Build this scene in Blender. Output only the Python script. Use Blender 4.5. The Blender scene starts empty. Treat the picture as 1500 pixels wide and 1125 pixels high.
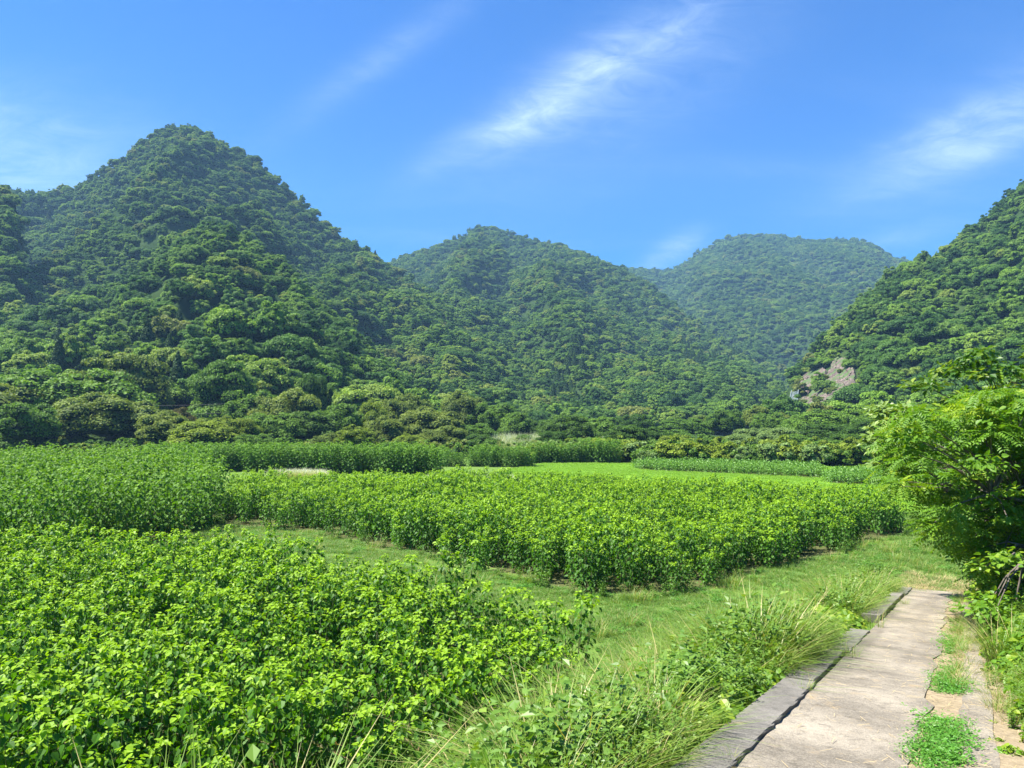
import bpy, math, random
import numpy as np
from mathutils import Vector, Matrix

R = math.radians
rng = np.random.default_rng(7)
random.seed(7)
scene = bpy.context.scene
COL = scene.collection

# ------------------------------------------------------------------ camera
F = 1112.0          # focal length in pixels of a 1500 px wide picture
CZ = 5.4            # eye height above the field
HOR = 617.0         # horizon row
cam_data = bpy.data.cameras.new('camera')
cam = bpy.data.objects.new('camera', cam_data)
COL.objects.link(cam)
cam_data.sensor_width = 36.0
cam_data.lens = 36.0 * F / 1500.0
cam_data.clip_start = 0.05
cam_data.clip_end = 9000
cam.location = (0, 0, CZ)
cam.rotation_euler = (R(90) + math.atan((HOR - 562.5) / F), 0, 0)
scene.camera = cam

# ------------------------------------------------------------------ node helper
class NT:
    def __init__(s, tree):
        s.t = tree; s.n = tree.nodes; s.l = tree.links
    def node(s, typ, **kw):
        n = s.n.new(typ)
        for k, v in kw.items(): setattr(n, k, v)
        return n
    def put(s, sock, v):
        if v is None: return
        if isinstance(v, bpy.types.NodeSocket): s.l.new(v, sock)
        else:
            if hasattr(sock.default_value, '__len__') and not hasattr(v, '__len__'): v = [v] * len(sock.default_value)
            if hasattr(v, '__len__') and len(v) == 3 and len(sock.default_value) == 4: v = (*v, 1)
            sock.default_value = v
    def math(s, op, a, b=None, c=None, clamp=False):
        n = s.node('ShaderNodeMath', operation=op, use_clamp=clamp)
        for i, v in enumerate((a, b, c)):
            if v is not None: s.put(n.inputs[i], v)
        return n.outputs[0]
    def mix(s, f, a, b, blend='MIX'):
        n = s.node('ShaderNodeMix', data_type='RGBA', blend_type=blend)
        s.put(n.inputs[0], f); s.put(n.inputs[6], a); s.put(n.inputs[7], b)
        return n.outputs[2]
    def noise(s, vec, scale, detail=3, rough=.5, dist=0):
        n = s.node('ShaderNodeTexNoise')
        if vec is not None: s.put(n.inputs['Vector'], vec)
        n.inputs['Scale'].default_value = scale; n.inputs['Detail'].default_value = detail
        n.inputs['Roughness'].default_value = rough; n.inputs['Distortion'].default_value = dist
        return n.outputs['Fac']
    def ramp(s, f, stops):
        n = s.node('ShaderNodeValToRGB'); e = n.color_ramp.elements
        while len(e) < len(stops): e.new(.5)
        for i, (p, c) in enumerate(stops):
            e[i].position = p; e[i].color = (*c, 1) if hasattr(c, '__len__') else (c, c, c, 1)
        s.put(n.inputs[0], f)
        return n.outputs[0]
    def smooth(s, v, a, b):
        n = s.node('ShaderNodeMapRange', interpolation_type='SMOOTHSTEP')
        s.put(n.inputs[0], v); n.inputs[1].default_value = a; n.inputs[2].default_value = b
        return n.outputs[0]
    def vmul(s, vec, v):
        n = s.node('ShaderNodeVectorMath', operation='MULTIPLY'); s.put(n.inputs[0], vec); s.put(n.inputs[1], v)
        return n.outputs[0]

# ------------------------------------------------------------------ sky, sun, exposure
SUN_EL, SUN_AZ = 61.0, -94.0       # azimuth from +Y, negative = to the left
world = bpy.data.worlds.new('World'); scene.world = world; world.use_nodes = True
w = NT(world.node_tree); w.n.clear()
sky = w.node('ShaderNodeTexSky', sky_type='NISHITA')
sky.sun_disc = False
sky.sun_elevation = R(SUN_EL); sky.sun_rotation = R(SUN_AZ)
sky.air_density = 1.0; sky.dust_density = 0.25; sky.ozone_density = 2.2; sky.altitude = 100
tc = w.node('ShaderNodeTexCoord')
sep = w.node('ShaderNodeSeparateXYZ'); w.l.new(tc.outputs['Generated'], sep.inputs[0])
dx, dy, dz = sep.outputs
ydiv = w.math('MAXIMUM', dy, .05)
U = w.math('DIVIDE', dx, ydiv); V = w.math('DIVIDE', dz, ydiv)
def streak(px, py, ang, la, lb, amp):
    """soft elongated patch of cirrus in a fixed direction of the sky"""
    u0 = (px - 750) / F; v0 = (HOR - py) / F
    c, s_ = math.cos(R(ang)), math.sin(R(ang))
    du = w.math('SUBTRACT', U, u0); dv = w.math('SUBTRACT', V, v0)
    a = w.math('ADD', w.math('MULTIPLY', du, c / la * F), w.math('MULTIPLY', dv, s_ / la * F))
    b = w.math('ADD', w.math('MULTIPLY', du, -s_ / lb * F), w.math('MULTIPLY', dv, c / lb * F))
    q = w.math('ADD', w.math('MULTIPLY', a, a), w.math('MULTIPLY', b, b))
    return w.math('MULTIPLY', w.math('EXPONENT', w.math('MULTIPLY', q, -1.0)), amp)
tot = None
for args in [(800, 145, 36, 120, 42, .50), (885, 90, 42, 100, 48, .32), (1010, 15, 48, 110, 30, .22), (960, 110, 40, 300, 90, .16), (700, 200, 30, 120, 24, .22), (830, 125, 44, 150, 20, .12), (1450, 215, 20, 180, 18, .25),
             (740, 185, 22, 70, 22, .20), (560, 70, 36, 190, 26, .17),
             (1400, 205, 24, 160, 42, .48), (1480, 175, 34, 170, 66, .25), (985, 368, 30, 50, 20, .40), (1330, 345, 12, 90, 15, .16),
             (1100, 240, 0, 140, 18, .10), (10, 225, -12, 230, 95, .50), (640, 215, 30, 60, 25, .12)]:
    t = streak(*args)
    tot = t if tot is None else w.math('ADD', tot, t)
comb = w.node('ShaderNodeCombineXYZ'); w.l.new(U, comb.inputs[0]); w.l.new(V, comb.inputs[1])
mp = w.node('ShaderNodeMapping'); mp.inputs['Rotation'].default_value = (0, 0, R(-38)); mp.inputs['Scale'].default_value = (1.1, 3.4, 1)
w.l.new(comb.outputs[0], mp.inputs[0])
nz = w.noise(mp.outputs[0], 9, 12, .72, 1.1)
nz2 = w.noise(mp.outputs[0], 1.6, 5, .6, .6)
nzm = w.math('MULTIPLY', w.smooth(nz, .18, .92), w.math('ADD', w.smooth(nz2, .25, .7), .35))
front = w.smooth(dy, .06, .3)
cl = w.math('MULTIPLY', w.math('MULTIPLY', tot, front), w.math('ADD', w.math('MULTIPLY', nzm, 1.05), .22))
# thin general cirrus over the whole sky dome
zdiv = w.math('MAXIMUM', dz, .04)
comb2 = w.node('ShaderNodeCombineXYZ'); w.l.new(w.math('DIVIDE', dx, zdiv), comb2.inputs[0]); w.l.new(w.math('DIVIDE', dy, zdiv), comb2.inputs[1])
mp2 = w.node('ShaderNodeMapping'); mp2.inputs['Scale'].default_value = (.35, .9, 1); mp2.inputs['Rotation'].default_value = (0, 0, R(25)); w.l.new(comb2.outputs[0], mp2.inputs[0])
veil = w.math('MULTIPLY', w.smooth(w.noise(mp2.outputs[0], 1.0, 6, .6, .5), .5, .85), .10)
cl = w.math('MINIMUM', w.math('ADD', cl, veil), .85)
hs = w.node('ShaderNodeHueSaturation'); hs.inputs['Saturation'].default_value = 1.22; hs.inputs['Value'].default_value = 1.0
w.l.new(sky.outputs[0], hs.inputs['Color'])
tint = w.mix(1.0, hs.outputs[0], (.17, .61, 1.06), 'MULTIPLY')
skyc = w.mix(cl, tint, (4.9, 6.0, 7.4))
bg = w.node('ShaderNodeBackground'); bg.inputs['Strength'].default_value = 0.058
w.l.new(skyc, bg.inputs[0])
wo = w.node('ShaderNodeOutputWorld'); w.l.new(bg.outputs[0], wo.inputs[0])

sun_data = bpy.data.lights.new('sun', 'SUN'); sun_data.energy = 5.0; sun_data.angle = R(.53); sun_data.color = (1, .955, .88)
sun = bpy.data.objects.new('sun', sun_data); COL.objects.link(sun)
SD = Vector((math.sin(R(SUN_AZ)) * math.cos(R(SUN_EL)), math.cos(R(SUN_AZ)) * math.cos(R(SUN_EL)), math.sin(R(SUN_EL))))
sun.rotation_euler = SD.to_track_quat('Z', 'Y').to_euler()
sun.location = (-40, 20, 80)
scene.view_settings.view_transform = 'Standard'; scene.view_settings.look = 'None'
scene.view_settings.gamma = 1.0; scene.view_settings.exposure = 1.70
scene.view_settings.use_curve_mapping = False
scene.render.engine = 'CYCLES'
cy = scene.cycles
cy.max_bounces = 6; cy.diffuse_bounces = 3; cy.glossy_bounces = 1; cy.transmission_bounces = 3; cy.volume_bounces = 0
cy.transparent_max_bounces = 4; cy.caustics_reflective = False; cy.caustics_refractive = False
cy.use_denoising = True

# ------------------------------------------------------------------ object helpers
def tag(o, label=None, cat=None, group=None, kind=None):
    if label: o['label'] = label
    if cat: o['category'] = cat
    if group: o['group'] = group
    if kind: o['kind'] = kind
    return o
def link(o, parent=None):
    COL.objects.link(o)
    if parent: o.parent = parent
    return o
def empty(name, loc, rz=0, sc=1):
    o = bpy.data.objects.new(name, None); o.empty_display_size = .2
    o.location = loc; o.rotation_euler = (0, 0, rz); o.scale = (sc,) * 3 if not hasattr(sc, '__len__') else sc
    return link(o)
def mesh_np(name, V, Fc, mats, var=None, smooth=False, midx=None):
    """V (n,3); Fc (m,k) or list of such arrays"""
    if not isinstance(Fc, list): Fc = [Fc]
    V = np.asarray(V, np.float32)
    me = bpy.data.meshes.new(name)
    me.vertices.add(len(V)); me.vertices.foreach_set('co', V.ravel())
    tot = sum(f.size for f in Fc); nf = sum(len(f) for f in Fc)
    me.loops.add(tot); me.polygons.add(nf)
    me.loops.foreach_set('vertex_index', np.concatenate([f.ravel() for f in Fc]).astype(np.int32))
    cnt = np.concatenate([np.full(len(f), f.shape[1]) for f in Fc])
    st = np.concatenate([[0], np.cumsum(cnt)[:-1]]).astype(np.int32)
    me.polygons.foreach_set('loop_start', st)
    if midx is not None: me.polygons.foreach_set('material_index', np.asarray(midx, np.int32))
    me.update(calc_edges=True)
    me.polygons.foreach_set('use_smooth', np.full(nf, smooth))
    if var is not None:
        a = me.attributes.new('var', 'FLOAT', 'POINT'); a.data.foreach_set('value', np.asarray(var, np.float32))
    for m in (mats if isinstance(mats, (list, tuple)) else [mats]): me.materials.append(m)
    return me
def obj(name, me, parent=None):
    return link(bpy.data.objects.new(name, me), parent)
def norm(a): return a / np.maximum(np.linalg.norm(a, axis=-1, keepdims=True), 1e-9)

# leaf templates: (along, across, up), faces
T_HEART = (np.array([[0, 0, 0], [.22, .42, .10], [.62, .34, .05], [1, 0, -.12], [.62, -.34, .05], [.22, -.42, .10]]) * [1, 1, 1], np.array([[0, 3, 2, 1], [0, 5, 4, 3]]))
T_LEAF = (np.array([[0, 0, 0], [.45, .30, .05], [1, 0, -.10], [.45, -.30, .05]]), np.array([[0, 3, 2, 1]]))
T_TUFT = (np.array([[-.5, -.05, 0], [0, .45, .10], [.55, .08, -.08], [.05, -.5, -.05]]), np.array([[0, 3, 2, 1]]))
def leaf_cloud(P, A, N, S, T):
    A = norm(A); B = norm(np.cross(N, A)); N = np.cross(A, B)
    tv, tf = T; k = len(tv)
    V = P[:, None, :] + S[:, None, None] * (tv[None, :, 0:1] * A[:, None] + tv[None, :, 1:2] * B[:, None] + tv[None, :, 2:3] * N[:, None])
    Fc = (np.arange(len(P))[:, None, None] * k + tf[None]).reshape(-1, tf.shape[1])
    return V.reshape(-1, 3), Fc
def tubes(paths, sides=5):
    """paths: list of (points(n,3), radii(n)); returns V,F quads"""
    Vs, Fs, off = [], [], 0
    for pts, rad in paths:
        pts = np.asarray(pts, float); n = len(pts)
        d = norm(np.gradient(pts, axis=0))
        ref = np.array([0, 0, 1.0]) if abs(d[0, 2]) < .9 else np.array([1.0, 0, 0])
        a = norm(np.cross(d, ref)); b = np.cross(d, a)
        th = np.arange(sides) / sides * 2 * math.pi
        ring = pts[:, None] + np.asarray(rad)[:, None, None] * (np.cos(th)[None, :, None] * a[:, None] + np.sin(th)[None, :, None] * b[:, None])
        Vs.append(ring.reshape(-1, 3))
        i = np.arange(n - 1)[:, None] * sides; j = np.arange(sides)[None]
        q = np.stack([i + j, i + (j + 1) % sides, i + sides + (j + 1) % sides, i + sides + j], -1).reshape(-1, 4)
        Fs.append(q + off); off += n * sides
    return np.concatenate(Vs), np.concatenate(Fs)
def rdir(n, g=rng):
    return norm(g.normal(size=(n, 3)))

# vectorised value noise
_perm = np.random.default_rng(3).random((256, 256))
def vnoise(x, y):
    x = np.asarray(x, float); y = np.asarray(y, float)
    xi = np.floor(x).astype(int); yi = np.floor(y).astype(int); fx = x - xi; fy = y - yi
    fx = fx * fx * (3 - 2 * fx); fy = fy * fy * (3 - 2 * fy)
    g = lambda a, b: _perm[a % 256, b % 256]
    return (g(xi, yi) * (1 - fx) + g(xi + 1, yi) * fx) * (1 - fy) + (g(xi, yi + 1) * (1 - fx) + g(xi + 1, yi + 1) * fx) * fy
def fbm(x, y, o=4):
    s = 0; a = .5; t = 0
    for i in range(o):
        s = s + a * vnoise(x * 2 ** i + 17.3 * i, y * 2 ** i + 9.1 * i); t += a; a *= .5
    return s / t
def inpoly(x, y, poly):
    x = np.asarray(x); y = np.asarray(y); c = np.zeros(x.shape, bool); n = len(poly)
    for i in range(n):
        x1, y1 = poly[i]; x2, y2 = poly[(i + 1) % n]
        with np.errstate(divide='ignore', invalid='ignore'):
            c ^= ((y1 > y) != (y2 > y)) & (x < (x2 - x1) * (y - y1) / ((y2 - y1) if y2 != y1 else 1e-9) + x1)
    return c
def at(px, py, Y): return np.array([(px - 750) / F * Y, Y, CZ + (HOR - py) / F * Y])
def G(px, py, z=0.0):
    """ground point of a row at height z"""
    Y = (CZ - z) * F / (py - HOR); return ((px - 750) / F * Y, Y)

# ------------------------------------------------------------------ materials
def principled(name):
    m = bpy.data.materials.new(name); m.use_nodes = True
    t = NT(m.node_tree); b = t.n['Principled BSDF']
    return m, t, b
def leaf_mat(name, dark, light, young=None, trans=.35, rough=.45, spec=.35, hue_rand=.5, patch=None):
    """dark/light vary leaf by leaf and plant by plant, young = colour at var 1 (fresh tips)"""
    m = bpy.data.materials.new(name); m.use_nodes = True; t = NT(m.node_tree); t.n.clear()
    at_ = t.node('ShaderNodeAttribute', attribute_name='var')
    oi = t.node('ShaderNodeObjectInfo')
    geo = t.node('ShaderNodeNewGeometry')
    f = t.math('MULTIPLY', geo.outputs['Random Per Island'], .6)
    f = t.math('ADD', f, t.math('MULTIPLY', oi.outputs['Random'], hue_rand))
    c = t.mix(t.math('MINIMUM', f, 1.0), dark, light)
    if young: c = t.mix(t.smooth(at_.outputs['Fac'], .35, .95), c, young)
    d = t.node('ShaderNodeBsdfPrincipled'); t.put(d.inputs['Base Color'], c)
    d.inputs['Roughness'].default_value = rough; d.inputs['Specular IOR Level'].default_value = spec
    tr = t.node('ShaderNodeBsdfTranslucent'); t.put(tr.inputs[0], t.mix(1.0, c, (1.25, 1.25, .35), 'MULTIPLY'))
    mx = t.node('ShaderNodeMixShader'); mx.inputs[0].default_value = trans
    t.l.new(d.outputs[0], mx.inputs[1]); t.l.new(tr.outputs[0], mx.inputs[2])
    o = t.node('ShaderNodeOutputMaterial'); t.l.new(mx.outputs[0], o.inputs[0])
    return m
def forest_mat(name, stops, trans=.32):
    """one hue per tree (object / instance random), slight change leaf by leaf"""
    m = bpy.data.materials.new(name); m.use_nodes = True; t = NT(m.node_tree); t.n.clear()
    oi = t.node('ShaderNodeObjectInfo'); geo = t.node('ShaderNodeNewGeometry')
    big = t.noise(t.vmul(oi.outputs['Location'], (.02, .02, .02)), 1.0, 2)
    f = t.math('ADD', t.math('MULTIPLY', oi.outputs['Random'], .75), t.math('MULTIPLY', t.smooth(big, .3, .7), .25))
    c = t.ramp(f, stops)
    at_ = t.node('ShaderNodeAttribute', attribute_name='var')
    k = t.math('ADD', t.math('MULTIPLY', geo.outputs['Random Per Island'], .5), t.math('MULTIPLY', at_.outputs['Fac'], .5))
    c = t.mix(1.0, c, t.ramp(k, [(0, (.6, .64, .6)), (1, (1.45, 1.38, 1.1))]), 'MULTIPLY')
    d = t.node('ShaderNodeBsdfPrincipled'); t.put(d.inputs['Base Color'], c)
    d.inputs['Roughness'].default_value = .6; d.inputs['Specular IOR Level'].default_value = .16
    tr = t.node('ShaderNodeBsdfTranslucent'); t.put(tr.inputs[0], t.mix(1.0, c, (1.2, 1.2, .4), 'MULTIPLY'))
    mx = t.node('ShaderNodeMixShader'); mx.inputs[0].default_value = trans
    t.l.new(d.outputs[0], mx.inputs[1]); t.l.new(tr.outputs[0], mx.inputs[2])
    o = t.node('ShaderNodeOutputMaterial'); t.l.new(mx.outputs[0], o.inputs[0])
    return m
M = {}
M['mulberry'] = leaf_mat('mulberry_leaf', (.040, .122, .008), (.080, .208, .010), (.25, .42, .012), trans=.40, rough=.52, spec=.26)
M['mulberry_tall'] = leaf_mat('mulberry_tall_leaf', (.055, .145, .012), (.105, .23, .018), (.17, .31, .025), trans=.34, rough=.6, spec=.22)
M['soy'] = leaf_mat('bean_leaf', (.085, .20, .025), (.13, .27, .035), (.17, .32, .04), trans=.3)
M['grass'] = leaf_mat('grass_blade', (.075, .17, .022), (.14, .26, .04), (.30, .30, .10), trans=.35, rough=.5)
M['lawn'] = leaf_mat('lawn_blade', (.14, .28, .018), (.20, .36, .026), (.26, .36, .06), trans=.35, rough=.5)
M['tallgrass'] = leaf_mat('tall_grass_blade', (.11, .20, .022), (.20, .30, .04), (.42, .36, .15), trans=.35, rough=.45)
M['palegrass'] = leaf_mat('pale_grass_blade', (.16, .24, .12), (.30, .36, .22), (.45, .46, .34), trans=.35)
M['kudzu'] = leaf_mat('vine_leaf', (.08, .19, .015), (.15, .29, .02), (.28, .38, .03), trans=.4, rough=.42)
M['herb'] = leaf_mat('herb_leaf', (.075, .17, .018), (.15, .27, .035), (.27, .36, .04), trans=.35)
M['clover'] = leaf_mat('creeping_leaf', (.06, .19, .02), (.12, .30, .03), (.2, .36, .04), trans=.35)
M['pinnate'] = leaf_mat('pinnate_leaf', (.065, .165, .012), (.13, .26, .018), (.28, .38, .02), trans=.42, rough=.5, spec=.3)
M['darkleaf'] = leaf_mat('dark_leaf', (.045, .12, .014), (.10, .20, .02), (.22, .30, .03), trans=.38, rough=.45, spec=.35)
M['palelf'] = leaf_mat('pale_leaf', (.09, .17, .03), (.18, .28, .06), (.28, .36, .10), trans=.3, rough=.4)
M['straw'] = leaf_mat('dry_straw', (.30, .22, .10), (.50, .40, .22), None, trans=.15, rough=.7, spec=.1)
M['seed'] = leaf_mat('dry_seed_head', (.35, .22, .13), (.48, .33, .20), None, trans=.2, rough=.8, spec=.1)
EVERGREEN = [(0, (0.039, 0.101, 0.030)), (.2, (0.066, 0.151, 0.033)), (.42, (0.101, 0.204, 0.040)), (.58, (0.144, 0.247, 0.049)), (.72, (0.165, 0.296, 0.040)), (.86, (0.232, 0.313, 0.067)), (.95, (0.165, 0.189, 0.064)), (1, (0.330, 0.411, 0.055))]
M['forest'] = forest_mat('forest_leaf', EVERGREEN)
M['conifer'] = forest_mat('cedar_needles', [(0, (0.029, 0.075, 0.021)), (1, (0.056, 0.120, 0.029))], .12)
M['foot_dark'] = forest_mat('dark_crown_leaf', [(0, (0.051, 0.117, 0.018)), (1, (0.085, 0.162, 0.026))])
M['foot_mid'] = forest_mat('green_crown_leaf', [(0, (0.094, 0.189, 0.026)), (1, (0.131, 0.240, 0.036))])
M['foot_olive'] = forest_mat('olive_crown_leaf', [(0, (0.124, 0.183, 0.037)), (1, (0.176, 0.232, 0.050))])
M['foot_lime'] = forest_mat('yellow_green_crown_leaf', [(0, (0.156, 0.230, 0.025)), (1, (0.204, 0.276, 0.035))], .33)
M['foot_pale'] = forest_mat('pale_crown_leaf', [(0, (0.144, 0.230, 0.077)), (1, (0.192, 0.287, 0.099))])
M['foot_brown'] = forest_mat('brownish_crown_leaf', [(0, (.10, .095, .035)), (1, (.13, .12, .05))])
def bark_mat():
    m, t, b = principled('bark')
    tc = t.node('ShaderNodeTexCoord')
    n = t.noise(t.vmul(tc.outputs['Object'], (6, 6, 1.2)), 2.5, 4)
    t.put(b.inputs['Base Color'], t.ramp(n, [(.3, (.05, .04, .03)), (.7, (.17, .14, .11))])); b.inputs['Roughness'].default_value = .9
    return m
M['bark'] = bark_mat()
def stem_mat():
    m, t, b = principled('mulberry_stem')
    tc = t.node('ShaderNodeTexCoord')
    t.put(b.inputs['Base Color'], t.ramp(t.noise(tc.outputs['Object'], 9, 3), [(.3, (.08, .10, .03)), (.7, (.15, .18, .06))])); b.inputs['Roughness'].default_value = .8
    return m
M['stem'] = stem_mat()
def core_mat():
    m, t, b = principled('light_blocking_core')  # dark filler for the opaque bodies added inside crowns to block light
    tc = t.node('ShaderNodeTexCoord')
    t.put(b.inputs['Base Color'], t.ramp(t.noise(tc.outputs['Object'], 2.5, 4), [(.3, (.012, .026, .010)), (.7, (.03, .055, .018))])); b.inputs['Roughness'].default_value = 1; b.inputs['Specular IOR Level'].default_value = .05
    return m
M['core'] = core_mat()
def ground_mat():
    m, t, b = principled('grassy_ground')
    tc = t.node('ShaderNodeTexCoord'); o = tc.outputs['Object']
    at_ = t.node('ShaderNodeAttribute', attribute_name='var')       # 0 meadow, 1 cultivated soil, 2 bright lawn
    n1 = t.noise(o, .55, 5, .6); n2 = t.noise(o, 9, 4, .7); n3 = t.noise(o, .16, 3)
    g = t.ramp(n2, [(.3, (.065, .125, .022)), (.7, (.135, .215, .042))])
    g = t.mix(t.smooth(n1, .58, .74), g, t.ramp(n2, [(.3, (.22, .20, .09)), (.7, (.38, .33, .18))]))
    soil = t.ramp(n2, [(.3, (.05, .055, .02)), (.7, (.11, .12, .045))])
    lawn = t.ramp(t.math('ADD', t.math('MULTIPLY', n2, .5), t.math('MULTIPLY', n3, .5)), [(.3, (.13, .26, .022)), (.7, (.20, .34, .04))])
    c = t.mix(t.smooth(at_.outputs['Fac'], .3, .8), g, soil)
    c = t.mix(t.smooth(at_.outputs['Fac'], 1.2, 1.8), c, lawn)
    t.put(b.inputs['Base Color'], c); b.inputs['Roughness'].default_value = 1; b.inputs['Specular IOR Level'].default_value = .05
    bp = t.node('ShaderNodeBump'); bp.inputs['Strength'].default_value = .6; bp.inputs['Distance'].default_value = .05
    t.l.new(n2, bp.inputs['Height']); t.l.new(bp.outputs[0], b.inputs['Normal'])
    return m
M['ground'] = ground_mat()
def hill_mat():
    m, t, b = principled('forest_floor')
    tc = t.node('ShaderNodeTexCoord')
    t.put(b.inputs['Base Color'], t.ramp(t.noise(tc.outputs['Object'], .08, 5), [(.3, (.018, .036, .012)), (.7, (.04, .066, .02))])); b.inputs['Roughness'].default_value = 1; b.inputs['Specular IOR Level'].default_value = 0
    return m
M['hill'] = hill_mat()
def concrete(name, lo, hi, streaks=True):
    m, t, b = principled(name)
    tc = t.node('ShaderNodeTexCoord'); o = tc.outputs['Object']
    mp = t.node('ShaderNodeMapping'); mp.inputs['Rotation'].default_value = (0, 0, R(30.5)); t.l.new(o, mp.inputs[0])
    big = t.noise(mp.outputs[0], 1.1, 5, .6)
    grain = t.noise(o, 55, 4, .75)
    grit = t.noise(o, 160, 2, .6)
    cross = t.noise(t.vmul(mp.outputs[0], (2.2, 5, 1)), 2.5, 5, .7)   # raked texture across the lane
    f = t.math('ADD', t.math('MULTIPLY', big, .40), t.math('MULTIPLY', grain, .38))
    f = t.math('ADD', f, t.math('MULTIPLY', cross, .14)); f = t.math('ADD', f, .04)
    c = t.ramp(f, [(.40, lo), (.60, hi)])
    c = t.mix(t.smooth(grit, .60, .70), c, tuple(x * .45 for x in lo))
    c = t.mix(t.math('MULTIPLY', t.smooth(t.noise(mp.outputs[0], 3.2, 4, .7), .56, .72), .5), c, (.36, .27, .15))   # dirt and straw dust
    c = t.mix(t.math('MULTIPLY', t.smooth(t.noise(mp.outputs[0], 7, 6, .75), .52, .66), .45), c, tuple(x * .5 for x in lo))
    if streaks:
        mp3 = t.node('ShaderNodeMapping'); mp3.inputs['Scale'].default_value = (1.6, .06, 1); t.l.new(mp.outputs[0], mp3.inputs[0])
        tr = t.smooth(t.noise(mp3.outputs[0], 1.0, 3, .5), .46, .62)
        c = t.mix(t.math('MULTIPLY', tr, .42), c, tuple(x * .8 for x in lo))
    t.put(b.inputs['Base Color'], c); b.inputs['Roughness'].default_value = .92; b.inputs['Specular IOR Level'].default_value = .2
    bp = t.node('ShaderNodeBump'); bp.inputs['Strength'].default_value = .8; bp.inputs['Distance'].default_value = .012
    t.l.new(t.math('ADD', grain, t.math('MULTIPLY', grit, .6)), bp.inputs['Height']); t.l.new(bp.outputs[0], b.inputs['Normal'])
    return m
M['concrete'] = concrete('worn_concrete', (.135, .118, .092), (.36, .315, .24))
M['kerb'] = concrete('kerb_concrete', (.11, .103, .088), (.24, .222, .19), False)
def earth_mat():
    m, t, b = principled('bare_earth')
    tc = t.node('ShaderNodeTexCoord'); o = tc.outputs['Object']
    n = t.noise(o, 14, 5, .7); n1 = t.noise(o, 1.5, 3)
    c = t.mix(n1, t.ramp(n, [(.3, (.16, .115, .07)), (.7, (.32, .245, .16))]), t.ramp(n, [(.3, (.16, .13, .06)), (.7, (.31, .25, .14))]))
    t.put(b.inputs['Base Color'], c); b.inputs['Roughness'].default_value = 1
    bp = t.node('ShaderNodeBump'); bp.inputs['Strength'].default_value = .8; bp.inputs['Distance'].default_value = .03
    t.l.new(n, bp.inputs['Height']); t.l.new(bp.outputs[0], b.inputs['Normal'])
    return m
M['earth'] = earth_mat()
def rock_mat():
    m, t, b = principled('cliff_rock')
    tc = t.node('ShaderNodeTexCoord'); o = tc.outputs['Object']
    n = t.noise(t.vmul(o, (1, 1, .5)), .45, 7, .75); n2 = t.noise(o, .22, 4)
    c = t.ramp(n, [(.36, (.03, .024, .02)), (.5, (.105, .078, .062)), (.66, (.21, .165, .13))])
    c = t.mix(t.smooth(n2, .49, .56), c, (.06, .10, .025))
    t.put(b.inputs['Base Color'], c); b.inputs['Roughness'].default_value = .95
    return m
M['rock'] = rock_mat()
def plain(name, c, rough=.6, metal=0, vary=.2):
    m, t, b = principled(name)
    tc = t.node('ShaderNodeTexCoord'); n = t.noise(tc.outputs['Object'], 3, 4, .6)
    t.put(b.inputs['Base Color'], t.ramp(n, [(.3, tuple(x * (1 - vary) for x in c)), (.7, tuple(min(1, x * (1 + vary)) for x in c))]))
    b.inputs['Roughness'].default_value = rough; b.inputs['Metallic'].default_value = metal
    return m
M['roof'] = plain('red_roof_sheet', (.55, .16, .10), .5)
M['wall'] = plain('cream_wall', (.55, .5, .42), .8)
M['glass'] = plain('window_glass', (.05, .06, .08), .1)
M['net'] = plain('slope_net', (.16, .22, .23), .6)
M['cable'] = plain('cable', (.03, .03, .035), .6)

# ------------------------------------------------------------------ terrain functions
PD = norm(np.array([.59, 1.0])); PT = np.array([PD[1], -PD[0]]); P0 = np.array([1.45, 5.2])   # lane: along, right, inner kerb foot
def st(X, Y):
    dx, dy = X - P0[0], Y - P0[1]
    return dx * PD[0] + dy * PD[1], dx * PT[0] + dy * PT[1]
def xy(s, t): return P0[0] + s * PD[0] + t * PT[0], P0[1] + s * PD[1] + t * PT[1]
def ramp_z(s):
    y = P0[1] + s * PD[1]
    z = 3.8 - .15 * y
    return np.where(z > .12, z, .12 * np.exp(np.minimum((z - .12) / .12, 0)))   # eases out on the field
def ground_z(X, Y):
    X = np.asarray(X, float); Y = np.asarray(Y, float)
    s, t = st(X, Y); zr = ramp_z(np.maximum(s, -30))
    left = zr - .72 * np.maximum(-t - .34, 0) - .05 * (t < -.34)
    rise = .42 * np.clip(t - 1.75, 0, 3.4)
    z = np.where(t < 1.0, left, zr - .004 + rise)
    z = np.maximum(z, 0)
    bump = .05 * (fbm(X * .8, Y * .8, 3) - .5) + .10 * (fbm(X * .15 + 5, Y * .15, 2) - .5)
    lane = (t > -.5) & (t < 2.0) & (zr > .13)
    return z + np.where(lane, -.03, bump)

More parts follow.
